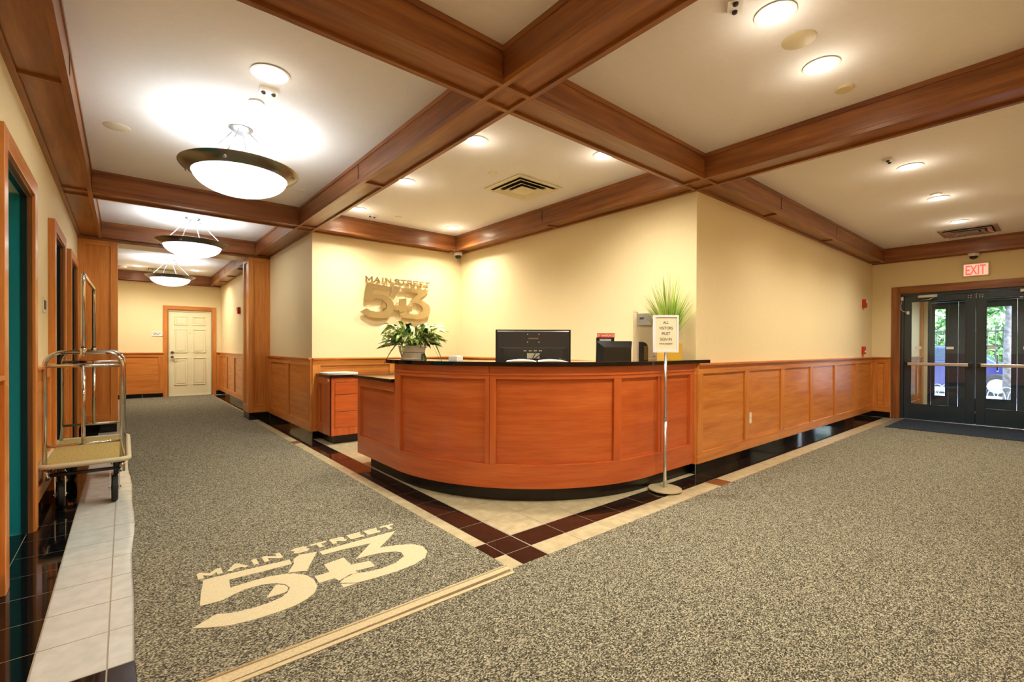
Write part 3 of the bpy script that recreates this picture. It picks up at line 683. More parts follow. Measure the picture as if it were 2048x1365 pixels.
# sign behind terminal
rs = empty('desk_sign', (3.22, 2.60, 1.09), 'small red lettered sign standing behind the black desk terminal', 'sign', rz=RZC)
local(rs, lambda bm: abox(bm, -.078, .078, 0, .02, .0, .20), 'holder', BLACKP)
local(rs, lambda bm: abox(bm, -.05, .05, -.004, 0, .165, .19), 'card', mat('grey_card', (176, 178, 184), .6))
local(rs, lambda bm: abox(bm, -.072, .083, -.002, .012, .20, .238), 'panel', mat('red_sign_face', (216, 62, 44), .5))
text('lettering', 'GET ANNOUNCED', .026, rs.matrix_world @ Vector((.004, -.0035, .210)), basis(side, (0,0,1)), mat('sign_cream', (250, 226, 190), .6), rs, .0005, .0004, .72)
# router / speaker box with silver edge
rb = empty('desk_speaker', (3.56, 2.47, 1.09), 'black and silver rounded box standing on the counter beside the sign stand', 'speaker', rz=RZC)
local(rb, lambda bm: abox(bm, -.055, -.038, -.06, .08, 0, .168), 'front_plate', ALU)
def rbx(bm):
    pr = [(-.038, 0), (.048, 0), (.048, .115), (.042, .14), (.025, .158), (0, .166), (-.038, .166)]
    A = [bm.verts.new((x, -.05, z)) for x, z in pr]; B = [bm.verts.new((x, .07, z)) for x, z in pr]; bm.faces.new(A); bm.faces.new(B); bridge(bm, A, B)
local(rb, rbx, 'housing', BLACKP)
local(rb, lambda bm: abox(bm, .012, .044, -.054, -.049, .006, .13), 'side_grille', mat('bronze_plastic', (120, 96, 40), .35))
# white box
wbx = empty('card_box', (2.20, 3.40, 1.09), 'small white card box on the counter right of the leafy plant', 'box', rz=.5)
local(wbx, lambda bm: abox(bm, -.055, .055, -.04, .04, 0, .032), 'tray', WHITE)
local(wbx, lambda bm: abox(bm, -.045, .045, -.03, .03, .032, .042), 'cards', MATS['paper'])

# ---- leafy plant in pot
LEAFV = mat('variegated_leaf', (90, 130, 40), .35); nt, lk, b = nodes(LEAFV)
v = coords(nt, lk, (1, 1, 1)); n = nt.new('ShaderNodeTexNoise'); n.inputs['Scale'].default_value = 38; n.inputs['Detail'].default_value = 3; lk.new(v, n.inputs['Vector'])
rp = nt.new('ShaderNodeValToRGB'); e = rp.color_ramp.elements; e[0].position = .42; e[0].color = srgb(78, 120, 36); e[1].position = .60; e[1].color = srgb(238, 238, 180)
k_ = e.new(.5); k_.color = srgb(160, 184, 80)
lk.new(n.outputs['Fac'], rp.inputs[0]); lk.new(rp.outputs[0], b.inputs['Base Color'])
LEAFD = mat('dark_leaf', (40, 82, 30), .3)
px, py, pz = 1.995, 3.80, 1.09
pl = empty('potted_plant', (px, py, pz), 'leafy plant with arching variegated leaves in a cream pot on the desk', 'plant')
lathe('pot', [(0, 0), (.088, 0), (.092, .006), (.108, .064), (.112, .066), (.112, .07), (.122, .118), (.126, .124), (.116, .124), (.10, .115)], (px, py, pz), mat('cream_ceramic', (240, 234, 218), .35), pl, 28)
lathe('pot_band', [(.1125, .066), (.1155, .070)], (px, py, pz), mat('pot_line', (60, 60, 56), .4), pl, 28)
lathe('soil', [(0, .112), (.108, .112)], (px, py, pz), mat('soil', (40, 28, 20), .9), pl, 20)
lathe('pot_saucer', [(0, 0), (.10, .0), (.104, .006), (0, .006)], (px, py, pz), MATS['cream_ceramic'], pl, 24)
def leaf(bm, p0, az, L, w, rise, droop, twist=0, n=7):
    d = Vector((math.cos(az), math.sin(az), 0)); s = Vector((-math.sin(az), math.cos(az), 0)); prev = None
    for i in range(n+1):
        t = i/n; stem = .25
        q = p0 + d*(L*(t*.9)) + Vector((0, 0, rise*math.sin(min(1, t*1.25)*PI*.5) - droop*max(0, t-.35)**1.6*2.4))
        ww = w*(.10 if t < stem else max(.02, math.sin((t-stem)/(1-stem)*PI)**.75))
        tt = s*math.cos(twist) + Vector((0, 0, math.sin(twist)))
        row = (bm.verts.new(q-tt*ww), bm.verts.new(q+Vector((0,0,-.25*ww))), bm.verts.new(q+tt*ww))
        if prev:
            bm.faces.new((prev[0], prev[1], row[1], row[0])); bm.faces.new((prev[1], prev[2], row[2], row[1]))
        prev = row
rnd = random.Random(3)
for i in range(190):
    az = rnd.uniform(0, 2*PI); out = rnd.random()
    bm = bmesh.new(); L = rnd.uniform(.16, .34)*(1 if i % 3 else .8)
    p0 = Vector((px, py, pz+.12)) + Vector((math.cos(az), math.sin(az), 0))*rnd.uniform(.01, .085)
    rise = rnd.uniform(.03, .23); droop = rnd.uniform(.0, .14) if rise > .09 else rnd.uniform(.0, .05)
    leaf(bm, p0, az, L, rnd.uniform(.014, .027), rise, droop, rnd.uniform(-.7, .7))
    link_mesh('leaf', bm, LEAFD if rnd.random() < .15 else LEAFV, pl, True)
for (dx_, L, w, rise, droop) in ((-.35, .34, .022, .12, .36), (-.75, .33, .02, .16, .30), (-.9, .2, .03, .0, .26), (2.6, .30, .02, .05, .22)):
    bm = bmesh.new(); leaf(bm, Vector((px, py, pz+.12)), dx_, L, w, rise, droop, .3, 9); link_mesh('leaf', bm, LEAFD, pl, True)

# ---- grass plant
gx, gy = 4.0, 2.46
GRASS = mat('grass_blade', (120, 172, 40), .5); nt, lk, b = nodes(GRASS)
oi = nt.new('ShaderNodeObjectInfo'); rp = nt.new('ShaderNodeValToRGB'); e = rp.color_ramp.elements; e[0].color = srgb(96, 146, 40); e[1].color = srgb(214, 228, 120); k_ = e.new(.5); k_.color = srgb(160, 200, 66)
lk.new(oi.outputs['Random'], rp.inputs[0]); lk.new(rp.outputs[0], b.inputs['Base Color'])
gp = empty('grass_plant', (gx, gy, 1.09), 'tall green grass plant in a yellow square pot at the wall corner', 'plant', rz=RZC+.15)
YEL = mat('yellow_ceramic', (222, 176, 60), .4)
local(gp, lambda bm: ([abox(bm, -.085, .085, sy*.075-.006, sy*.075+.006, 0, .155) for sy in (-1, 1)], [abox(bm, sx*.08-.006, sx*.08+.006, -.069, .069, 0, .155) for sx in (-1, 1)], abox(bm, -.074, .074, -.069, .069, .002, .012)), 'pot', YEL)
local(gp, lambda bm: abox(bm, -.073, .073, -.068, .068, .012, .14), 'soil', MATS['soil'])
for i in range(230):
    az = rnd.uniform(0, 2*PI); sp = rnd.random()**.8; L = rnd.uniform(.40, .70)*(1.06-.30*sp)
    bm = bmesh.new(); prev = None; d = Vector((math.cos(az), math.sin(az), 0)); s = Vector((-math.sin(az+.9), math.cos(az+.9), 0))
    p0 = Vector((gx, gy, 1.09+.135)) + d*.03*rnd.random()
    reach = (.03+.24*sp)
    if d.x > 0: reach = min(reach, .12/max(.12, d.x))
    for k in range(6):
        t = k/5; q = p0 + d*reach*(t**1.5) + Vector((0, 0, L*t*(1-.12*sp*t))); w = .0056*(1-t)**.6 + .0004
        row = (bm.verts.new(q-s*w), bm.verts.new(q+s*w))
        if prev: bm.faces.new((prev[0], prev[1], row[1], row[0]))
        prev = row
    link_mesh('blade', bm, GRASS, gp, True)

# ---- sign stand
sx0, sy0 = 3.505, 2.19
ss = empty('sign_stand', (sx0, sy0, 0), 'slim silver floor stand with a white ALL VISITORS MUST SIGN IN frame', 'sign', rz=RZC)
lathe('base', [(0, 0), (.135, 0), (.138, .004), (.136, .012), (.02, .018), (0, .018)], (sx0, sy0, .009), mat('pale_enamel', (206, 200, 160), .3, .3), ss, 32)
tube('pole', [(sx0, sy0, .02), (sx0, sy0, .60)], .0145, ALU, ss, 14); tube('pole', [(sx0, sy0, .60), (sx0, sy0, 1.17)], .0115, ALU, ss, 14)
lathe('collar', [(.012, -.014), (.019, -.012), (.019, .012), (.012, .014)], (sx0, sy0, .602), ALU, ss, 14)
SG = basis(side, (0,0,1)); z0, z1, hw = 1.165, 1.478, .105
local(ss, lambda bm: [abox(bm, *q) for q in ((-hw, -hw+.018, -.014, .010, z0, z1), (hw-.018, hw, -.014, .010, z0, z1), (-hw+.018, hw-.018, -.014, .010, z0, z0+.018), (-hw+.018, hw-.018, -.014, .010, z1-.018, z1))], 'frame', mat('white_frame', (236, 236, 240), .3))
local(ss, lambda bm: abox(bm, -hw+.016, hw-.016, -.006, .006, z0+.016, z1-.016), 'sign_card', mat('cream_card', (232, 228, 196), .6))
INK = mat('black_ink', (40, 38, 30), .7)
for body, zz, sz in (('ALL', 1.405, .033), ('VISITORS', 1.358, .033), ('MUST', 1.312, .033), ('SIGN IN', 1.265, .033), ('FOR ALL REQUESTS', 1.233, .0145)):
    text('lettering', body, sz, ss.matrix_world @ Vector((0, -.0072, zz)), SG, INK, ss, .0004, .0, .86)

# ---- wall devices
def plate(name, ax, pos, s, a, z, w, h, m, label, cat, inset=None, d=.008, im=None, group=None):
    c = (a, pos, z) if ax == 'x' else (pos, a, z)
    t = empty(name, c, label, cat, group)
    box('cover_plate', *run_box(ax, pos, s, a-w/2, a+w/2, .0, d, z-h/2, z+h/2), m, t, .002)
    for (ia, iz, iw, ih, id_) in inset or ():
        box('switch' if 'switch' in name else 'insert', *run_box(ax, pos, s, a+ia-iw/2, a+ia+iw/2, d-.002, d+id_, z+iz-ih/2, z+iz+ih/2), im or WHITE, t, .001)
    return t
plate('power_outlet', 'x', YR-.008, -1, 5.315, .43, .075, .12, IVORY, 'ivory power outlet on the wood panelling right of the desk', 'outlet', [(0, .025, .035, .03, .002), (0, -.025, .035, .03, .002)], im=WHITE)
plate('wall_switch', 'y', XL, 1, 5.12, 1.52, .13, .12, IVORY, 'beige double switch plate on the left wall between door casings', 'switch', [(-.03, 0, .03, .07, .004), (.03, 0, .03, .07, .004)], im=DARKP)
plate('power_outlet', 'y', XS, -1, 2.66, 1.13, .12, .115, WHITE, 'white wall outlet just above the counter behind the sign stand', 'outlet', [(-.025, -.01, .02, .04, .02), (.03, .01, .01, .01, .006)], im=BRUSHED)
th = plate('thermostat', 'y', XS, -1, 2.85, 1.50, .155, .12, WHITE, 'white thermostat with grey display on the reception side wall', 'thermostat', [(.02, .01, .05, .022, .002)], d=.03, im=mat('lcd', (120, 124, 110), .3))
ac = empty('acrylic_holder', (XS, 2.84, 1.1), 'clear acrylic panel fixed over the thermostat behind the counter', 'panel')
bm = bmesh.new(); abox(bm, XS-.052, XS-.046, 2.70, 2.96, 1.10, 1.60); link_mesh('sheet', bm, ACRYLIC, ac)
for zz in (1.12, 1.58):
    for yy in (2.72, 2.94): lathe('standoff', [(.005, -.05), (.005, 0)], (XS, yy, zz), ALU, ac, 8, 'x')
fa = empty('fire_alarm', (9.665, YR, 1.97), 'red fire alarm strobe high on the right wall near the exit', 'alarm')
box('housing', 9.61, 9.72, YR-.05, YR, 1.90, 2.04, RED, fa, .006); box('strobe_lens', 9.64, 9.69, YR-.07, YR-.05, 1.98, 2.03, mat('clear_lens', (240, 230, 220), .2), fa, .004)
for k in range(4): box('grille_slot', 9.63, 9.70, YR-.052, YR-.0505, 1.915+.012*k, 1.92+.012*k, DARKP, fa)
fp = empty('fire_pull_station', (9.66, YR, 1.17), 'red fire pull station above the wainscot near the exit', 'alarm')
box('housing', 9.61, 9.71, YR-.04, YR, 1.11, 1.24, RED, fp, .005); box('pull_handle', 9.63, 9.69, YR-.055, YR-.04, 1.14, 1.17, WHITE, fp, .003)
fa2 = empty('fire_alarm', (XC, 11.2, 1.96), 'small red fire alarm on the corridor wall beyond the column', 'alarm')
box('housing', XC-.05, XC, 11.14, 11.26, 1.89, 2.03, RED, fa2, .006); box('strobe_lens', XC-.07, XC-.05, 11.17, 11.23, 1.97, 2.02, MATS['clear_lens'], fa2, .004)
wsn = empty('room_sign', (.60, YN, 1.5), 'small white room sign left of the far cream door', 'sign')
box('plate', .50, .70, YN-.012, YN, 1.44, 1.55, WHITE, wsn, .002)
mat('grey_ink', (120, 120, 122), .7)
boxes('faint_print', [(.525, .60, YN-.0135, YN-.012, 1.505, 1.52), (.635, .66, YN-.0135, YN-.012, 1.505, 1.523), (.54, .575, YN-.0135, YN-.012, 1.475, 1.484), (.59, .63, YN-.0135, YN-.012, 1.478, 1.490)], MATS['grey_ink'], wsn)
# exit sign
ex = empty('exit_sign', (XE, .97, 2.35), 'white exit sign with red letters above the glass doors', 'sign')
box('housing', XE-.045, XE, .82, 1.12, 2.34, 2.545, mat('sign_white', (226, 222, 204), .5), ex, .004)
box('face', XE-.049, XE-.045, .835, 1.105, 2.355, 2.53, mat('sign_face', (236, 220, 196), .5, emit=(255, 190, 160), es=.35), ex)
text('lettering', 'EXIT', .205, Vector((XE-.0505, .975, 2.37)), basis((0,-1,0), (0,0,1)), mat('red_lit_letters', (255, 50, 50), .5, emit=(255, 60, 60), es=1.3), ex, .0006, .0035, .55)
# dome cameras
def dome(c, label):
    t = empty('dome_camera', c, label, 'camera')
    lathe('mount', [(0, 0), (.065, 0), (.068, -.03), (.06, -.045), (.05, -.045)], c, WHITE, t, 24)
    lathe('dome', [(.05, -.045), (.046, -.07), (.03, -.088), (0, -.095)], c, BLACKP, t, 20)
dome((XE-.12, .99, ZB), 'white dome camera under the beam above the exit sign')
dome((4.05, 6.20, ZB), 'white dome camera in the reception corner above the metal sign')

# ---- ceiling fittings
def spot(t, c, e, ang=150, blend=.9, col=WARM, rad=.06):
    l = bpy.data.lights.new('lamp', 'SPOT'); l.energy = e; l.spot_size = math.radians(ang); l.spot_blend = blend; l.color = col; l.shadow_soft_size = rad
    o = bpy.data.objects.new('lamp', l); COL.objects.link(o); o.parent = t; o.matrix_parent_inverse = t.matrix_world.inverted(); o.location = c
def can(x, y, label, e=1.0, group='recessed downlights', r_=.085):
    t = empty('recessed_light', (x, y, ZC), label, 'light', group)
    lathe('trim_ring', [(r_, 0), (r_+.012, -.006), (r_, -.008), (r_-.008, -.003)], (x, y, ZC), WHITE, t, 28)
    lathe('lens', [(0, -.004), (r_-.008, -.004), (r_-.008, 0), (0, 0)], (x, y, ZC), LAMPW, t, 28)
    spot(t, (x, y, ZC-.02), CAN_W*e)
    l = bpy.data.lights.new('glow', 'POINT'); l.energy = CAN_GLOW*e; l.color = WARM; l.shadow_soft_size = .07  # extra point light added below the fitting to lift the ceiling
    o = bpy.data.objects.new('glow', l); COL.objects.link(o); o.parent = t; o.matrix_parent_inverse = t.matrix_world.inverted(); o.location = (x, y, ZC-.13)
can(.708, 3.22, 'lit recessed light in the front corridor ceiling bay', .5, r_=.10)
can(.71, 8.10, 'lit recessed light behind the second hanging bowl lamp', .4)
can(.225, 12.69, 'left lit recessed light near the far corridor door', .8)
can(1.227, 12.59, 'right lit recessed light near the far corridor door', .8)
can(2.24, 3.16, 'lit recessed light nearest the beam crossing above the desk')
can(2.24, 4.40, 'lit recessed light above the desk, middle of the left row')
can(2.24, 5.66, 'lit recessed light above the desk, farthest of the left row')
can(3.60, 5.66, 'lit recessed light in the back corner over the metal sign')
can(3.267, 2.66, 'lit recessed light right of the square vent over the desk')
can(2.554, .98, 'lit recessed light at the top edge of the picture')
can(3.234, .98, 'lit recessed light next to the top one, right foreground bay')
can(5.654, .98, 'first lit recessed light in the bay towards the exit')
can(7.08, .98, 'second lit recessed light in the bay towards the exit')
can(8.578, .98, 'lit recessed light next to the ceiling vent by the exit')
can(.70, .95, 'added unseen recessed light in the bay above the camera position', .8)  # added out-of-view downlight that lights the foreground
def disc(name, x, y, r_, m, label, cat, h=.006):
    t = empty(name, (x, y, ZC), label, cat)
    lathe('cover', [(0, -h), (r_*.9, -h), (r_, -h*.4), (r_, 0)], (x, y, ZC), m, t, 28); return t
disc('ceiling_speaker', -.039, 4.771, .085, IVORY, 'round cream ceiling cover left of the first hanging lamp', 'speaker')
disc('ceiling_speaker', 2.874, .979, .085, mat('cream_metal', (218, 204, 160), .5), 'round cream ceiling cover between the two foreground lights', 'speaker')
disc('sprinkler_cover', 3.637, .968, .055, MATS['cream_metal'], 'small round cover right of the foreground lights', 'sprinkler', .012)
disc('sprinkler_cover', .713, 3.654, .05, WHITE, 'small round white cover beside the first hanging lamp', 'sprinkler', .01)
disc('sprinkler_cover', 2.773, 3.639, .04, IVORY, 'small round cover left of the square vent over the desk', 'sprinkler', .01)
disc('sprinkler_cover', 2.767, 5.658, .04, IVORY, 'small round cover at the back of the desk bay', 'sprinkler', .01)
disc('sprinkler_cover', 6.871, .971, .05, WHITE, 'small round cover beside the second light towards the exit', 'sprinkler', .012)
disc('sprinkler_cover', 9.815, .983, .05, WHITE, 'small round cover beyond the vent by the exit', 'sprinkler', .012)
disc('smoke_detector', -.012, 12.9, .07, WHITE, 'white smoke detector on the far corridor ceiling', 'detector', .04)
def emerg(x, y, label, rz=0):
    t = empty('emergency_light', (x, y, ZC), label, 'light', rz=rz)
    local(t, lambda bm: abox(bm, -.055, .055, -.035, .035, -.02, 0), 'housing', WHITE)
    for sx in (-.03, .03): local(t, lambda bm: add_lathe(bm, [(0, -.034), (.012, -.03), (.014, -.02)], (sx, 0, 0), 12), 'lens', DARKP)
emerg(.743, 3.44, 'small white twin emergency fitting below the first corridor downlight', -.1)
emerg(2.474, 5.81, 'small white twin emergency fitting at the back of the desk bay')
emerg(2.33, 1.08, 'small white emergency fitting at the top edge of the picture', .5)
emerg(5.30, 1.07, 'small white emergency fitting beside the first exit bay light')
# vents
def vent(x0, x1, y0, y1, label, shiny=False):
    t = empty('ceiling_vent', ((x0+x1)/2, (y0+y1)/2, ZC), label, 'vent'); cx, cy = (x0+x1)/2, (y0+y1)/2; hx, hy = (x1-x0)/2, (y1-y0)/2
    m = mat('vent_cream', (226, 216, 180), .4) if not shiny else mat('vent_metal', (190, 180, 172), .2, .6)
    box('backing', x0+.03, x1-.03, y0+.03, y1-.03, ZC-.004, ZC-.001, mat('vent_dark', (40, 34, 24), .8), t)
    def fr(name, f0, f1, z0, z1):
        bm = bmesh.new()
        A = [bm.verts.new((cx+sx*hx*f0, cy+sy*hy*f0, ZC-z0)) for sx, sy in ((-1,-1),(1,-1),(1,1),(-1,1))]
        B = [bm.verts.new((cx+sx*hx*f1, cy+sy*hy*f1, ZC-z1)) for sx, sy in ((-1,-1),(1,-1),(1,1),(-1,1))]
        A2 = [bm.verts.new(v_.co+Vector((0,0,.004))) for v_ in A]; B2 = [bm.verts.new(v_.co+Vector((0,0,.004))) for v_ in B]
        bridge(bm, A, B); bridge(bm, A2, B2); bridge(bm, A, A2); bridge(bm, B, B2); link_mesh(name, bm, m, t)
    fr('frame', 1, .84, .008, .012); fr('louvre', .80, .60, .03, .006); fr('louvre', .56, .38, .034, .010)
    box('centre_plate', cx-hx*.34, cx+hx*.34, cy-hy*.34, cy+hy*.34, ZC-.034, ZC-.028, m, t)
vent(2.98, 3.59, 3.48, 4.06, 'square cream ceiling vent over the reception desk')
vent(9.06, 9.69, .66, 1.27, 'square metallic ceiling vent near the exit doors', True)
vent(.36, .96, 12.75, 13.25, 'square ceiling vent behind the farthest hanging lamp')
# pendants
def pendant(y, label):
    c = Vector((.708, y, ZC)); t = empty('pendant_lamp', c, label, 'lamp', 'corridor pendant lamps')
    lathe('canopy', [(0, -.035), (.05, -.035), (.055, -.028), (.085, -.012), (.09, 0)], c, mat('pewter', (176, 178, 178), .3, .9), t, 24)
    zr = -.335; R_ = .40
    lathe('rim', [(.325, zr-.035), (.33, zr-.045), (.40, zr-.005), (.412, zr+.012), (.40, zr+.016), (.33, zr-.022)], c, mat('bronze_rim', (128, 122, 106), .28, 1), t, 48)
    pr = [(0, zr-.185)]
    for i in range(1, 13): a = i/12*PI/2; pr.append((.325*math.sin(a), zr-.035-.15*math.cos(a)))
    lathe('glass_bowl', pr, c, BOWL, t, 48)
    for k in range(4):
        a = PI/4 + k*PI/2 + .35
        p1 = c + Vector((.36*math.cos(a), .36*math.sin(a), zr-.005)); p0 = c + Vector((.06*math.cos(a), .06*math.sin(a), -.03))
        tube('rod', [p0, p1], .0055, MATS['pewter'], t, 8)
        q = c + Vector((.375*math.cos(a), .375*math.sin(a), zr-.022)); 
        bm = bmesh.new(); bmesh.ops.create_uvsphere(bm, u_segments=10, v_segments=6, radius=.013); bm.transform(Matrix.Translation(q)); link_mesh('finial', bm, MATS['pewter'], t, True)
    l = bpy.data.lights.new('uplight', 'AREA'); l.shape = 'DISK'; l.size = .56; l.energy = PENDANT_UP; l.color = COOL
    o = bpy.data.objects.new('uplight', l); COL.objects.link(o); o.parent = t; o.matrix_parent_inverse = t.matrix_world.inverted(); o.rotation_euler = (PI, 0, 0); o.location = c + Vector((0, 0, zr-.02))
pendant(4.183, 'nearest hanging bowl lamp with bronze rim in the corridor')
pendant(7.51, 'middle of the three hanging bowl lamps in the corridor')
pendant(11.38, 'farthest hanging bowl lamp near the cream door')

# ---- luggage cart
lcart = empty('luggage_cart', (-.22, 5.25, 0), 'chrome luggage cart with beige carpeted deck beside the left wall', 'cart')
ya, yb = 4.70, 5.85
def X(y, side_): return (-.437 if side_ < 0 else -.012) + (.012 if side_ > 0 else .0)*(y-ya)
for y_ in (ya, yb):
    pts = [(a, y_, z) for a, z in hoop(X(y_, -1), X(y_, 1), .30, 1.155, .10)]
    tube('end_hoop', pts, .0145, CHROME, lcart, 12)
    cxm = -.232 if y_ == ya else -.215
    tube('cross_rail', [(X(y_, -1), y_, 1.055), (X(y_, 1), y_, 1.055)], .0125, CHROME, lcart, 10)
    tube('cross_rail', [(X(y_, -1), y_, .475), (X(y_, 1), y_, .475)], .0105, CHROME, lcart, 10)
    tube('centre_post', [(cxm, y_, .475), (cxm, y_, 1.055)], .0125, CHROME, lcart, 10)
    lathe('collar', [(.018, -.03), (.021, -.02), (.021, .02), (.018, .03)], (cxm, y_, 1.155), CHROME, lcart, 12)
hp = [(-.232, ya, 1.14), (-.232, ya, 1.68)]
for i in range(1, 6): a = PI - i*PI/2/6; hp.append((-.232, ya+.06+.06*math.cos(a), 1.68+.06*math.sin(a)))
hp += [(-.232, ya+.06, 1.74), (-.215, yb-.06, 1.74)]
for i in range(1, 6): a = PI/2 - i*PI/2/6; hp.append((-.215, yb-.06+.06*math.cos(a), 1.68+.06*math.sin(a)))
hp += [(-.215, yb, 1.68), (-.215, yb, 1.14)]
tube('hanger_bar', hp, .0135, CHROME, lcart, 12)
box('deck', -.452, .012, ya-.03, yb+.03, .315, .335, BLACKP, lcart, .004)
box('deck_carpet', -.445, .005, ya-.02, yb+.02, .335, .345, speckle('beige_deck_carpet', (150, 132, 70), (196, 178, 110), 90, .95, .35, .65, .5), lcart)
bp_ = []
x0, x1, y0, y1, rr = -.462, .028, ya-.045, yb+.045, .06
for (cx_, cy_, a0) in ((x1-rr, y1-rr, 0), (x0+rr, y1-rr, PI/2), (x0+rr, y0+rr, PI), (x1-rr, y0+rr, 1.5*PI)):
    for i in range(6): a = a0+i*PI/2/5; bp_.append((cx_+rr*math.cos(a), cy_+rr*math.sin(a), .335))
bm = bmesh.new(); prev = first = None
for i, p in enumerate(bp_):
    d = (Vector(bp_[(i+1) % len(bp_)])-Vector(bp_[i-1])).normalized(); rg = ring(bm, Vector(p), .019, 10, d, Vector((0,0,1)))
    if prev: bridge(bm, prev, rg)
    else: first = rg
    prev = rg
bridge(bm, prev, first); link_mesh('bumper', bm, mat('pale_rubber', (198, 188, 158), .5), lcart, True)
for y_ in (ya+.02, yb-.02): tube('under_rail', [(-.43, y_, .262), (-.01, y_, .262)], .013, DARKP, lcart, 10)
for x_ in (-.42, -.02): tube('under_rail', [(x_, ya+.02, .262), (x_, yb-.02, .262)], .011, DARKP, lcart, 10)
for x_, y_ in ((-.43, ya), (-.012, ya), (-.43, yb), (-.0, yb)): tube('leg_socket', [(x_, y_, .235), (x_, y_, .32)], .02, CHROME, lcart, 12)
tube('brace', [(-.43, ya+.02, .262), (-.38, ya+.12, .32)], .008, CHROME, lcart, 8)
for (x_, y_, a) in ((-.365, ya+.10, .15), (-.055, ya+.06, 0), (-.365, yb-.12, .3), (-.055, yb-.12, 0)):
    w = empty('wheel', (x_, y_, .1), rz=a); w.parent = lcart; w.matrix_parent_inverse = lcart.matrix_world.inverted()
    def g(bmf, nm, m, sm=True):
        bm = bmesh.new(); bmf(bm); bm.transform(Matrix.Translation((x_, y_, .1)) @ Matrix.Rotation(a, 4, 'Z')); o_ = link_mesh(nm, bm, m, w, sm)
        if sm: md = o_.modifiers.new('split', 'EDGE_SPLIT'); md.split_angle = math.radians(40)
    g(lambda bm: add_lathe(bm, [(.062, -.018), (.09, -.02), (.1, -.012), (.1, .012), (.09, .02), (.062, .018)], (0, 0, 0), 28, 'x'), 'tyre', RUBBER)
    g(lambda bm: add_lathe(bm, [(0, -.022), (.02, -.022), (.022, -.012), (.062, -.012), (.062, .012), (.022, .012), (.02, .022), (0, .022)], (0, 0, 0), 20, 'x'), 'hub', mat('grey_hub', (120, 122, 118), .4, .5))
    g(lambda bm: [abox(bm, s*.028-.003, s*.028+.003, -.02, .02, -.015, .155) for s in (-1, 1)] + [abox(bm, -.031, .031, -.035, .035, .150, .158)], 'fork', CHROME, False)
    g(lambda bm: add_lathe(bm, [(0, -.038), (.01, -.038), (.01, .038), (0, .038)], (0, 0, 0), 10, 'x'), 'axle', CHROME)

# ================================================================== OUTSIDE
outg = struct('ground_outside')
box('pavement', 12.55, 17.0, -12, 14, -.15, -.03, mat('concrete', (150, 148, 144), .8), outg)
box('road', 17.0, 24, -14, 18, -.2, -.10, mat('asphalt', (96, 98, 102), .85), outg)
box('kerb', 16.9, 17.05, -14, 18, -.15, -.0, mat('kerb_stone', (170, 168, 160), .8), outg)
box('far_pavement', 24, 40, -18, 24, -.2, -.04, MATS['concrete'], outg)
IRON = mat('black_iron', (14, 16, 18), .4)
# low hoop fence beside the pavement
hf = empty('hoop_fence', (15.6, 0, 0), 'low pale hooped garden fence outside the doors', 'fence')
HW = mat('white_painted_iron', (120, 128, 150), .4)
for k in range(30):
    y0 = -2.6+.17*k; tube('hoop', [(15.6, y0+.16+.16*math.cos(a), -.03+.36*math.sin(a)) for a in [PI*i/10 for i in range(11)]], .010, HW, hf, 6)
# iron fence across the road
fn = empty('iron_fence', (24.6, 2, 0), 'black iron railings across the street outside', 'fence')
for k in range(70): tube('picket', [(24.6, -5+.2*k, -.04), (24.6, -5+.2*k, 2.0)], .02, IRON, fn, 5)
for zz in (.25, 1.3, 1.85): box('rail', 24.58, 24.62, -5, 9, zz, zz+.05, IRON, fn)
LEAFO = mat('tree_leaf', (70, 120, 50), .5); nt, lk, b = nodes(LEAFO)
oi = nt.new('ShaderNodeTexCoord'); n = nt.new('ShaderNodeTexNoise'); n.inputs['Scale'].default_value = 3; lk.new(oi.outputs['Object'], n.inputs['Vector'])
rp = nt.new('ShaderNodeValToRGB'); rp.color_ramp.elements[0].position = .35; rp.color_ramp.elements[0].color = srgb(40, 84, 44); rp.color_ramp.elements[1].position = .65; rp.color_ramp.elements[1].color = srgb(140, 186, 96)
lk.new(n.outputs['Fac'], rp.inputs[0]); lk.new(rp.outputs[0], b.inputs['Base Color'])
def foliage(name, parent, blobs, n_, size, seed):
    rn = random.Random(seed); vs = []; fs = []
    for i in range(n_):
        bx, by, bz, R_ = blobs[rn.randrange(len(blobs))]
        while True:
            v_ = Vector((rn.uniform(-1,1), rn.uniform(-1,1), rn.uniform(-1,1)))
            if .35 < v_.length < 1: break
        c = Vector((bx, by, bz)) + v_*R_; q = Matrix.Rotation(rn.uniform(0, 6.3), 3, Vector((rn.uniform(-1,1), rn.uniform(-1,1), rn.uniform(-1,1))).normalized())
        s = size*rn.uniform(.7, 1.3); k = len(vs)
        for p in ((-s, 0, 0), (0, -s*.45, 0), (s, 0, 0), (0, s*.45, 0)): vs.append(c + q @ Vector(p))
        fs.append((k, k+1, k+2, k+3))
    me = bpy.data.meshes.new(name); me.from_pydata([tuple(v_) for v_ in vs], [], fs); me.materials.append(LEAFO)
    o = bpy.data.objects.new(name, me); COL.objects.link(o); o.parent = parent; o.matrix_parent_inverse = parent.matrix_world.inverted(); o['kind'] = 'stuff'
BARK = speckle('bark', (78, 70, 66), (120, 110, 104), 12, .9, .35, .65, .4)
tr = empty('street_tree', (18.2, 1.05, 0), 'leafy street tree with grey trunk right outside the doors', 'tree')
tube('trunk', [(16.2, .93, -.1), (16.22, .95, 1.2), (16.25, .92, 2.4), (16.4, 1.0, 4.0)], [.14, .115, .10, .08], BARK, tr, 14)
tube('branch', [(16.25, .93, 2.3), (16.3, 1.7, 2.75), (16.4, 2.4, 3.1)], [.05, .035, .02], BARK, tr, 8)
foliage('foliage', tr, [(16.3, 1.9, 2.7, .55), (16.4, 2.6, 3.2, .9), (16.6, 1.2, 4.2, 1.5), (16.3, 1.35, 2.3, .28)], 2600, .07, 4)
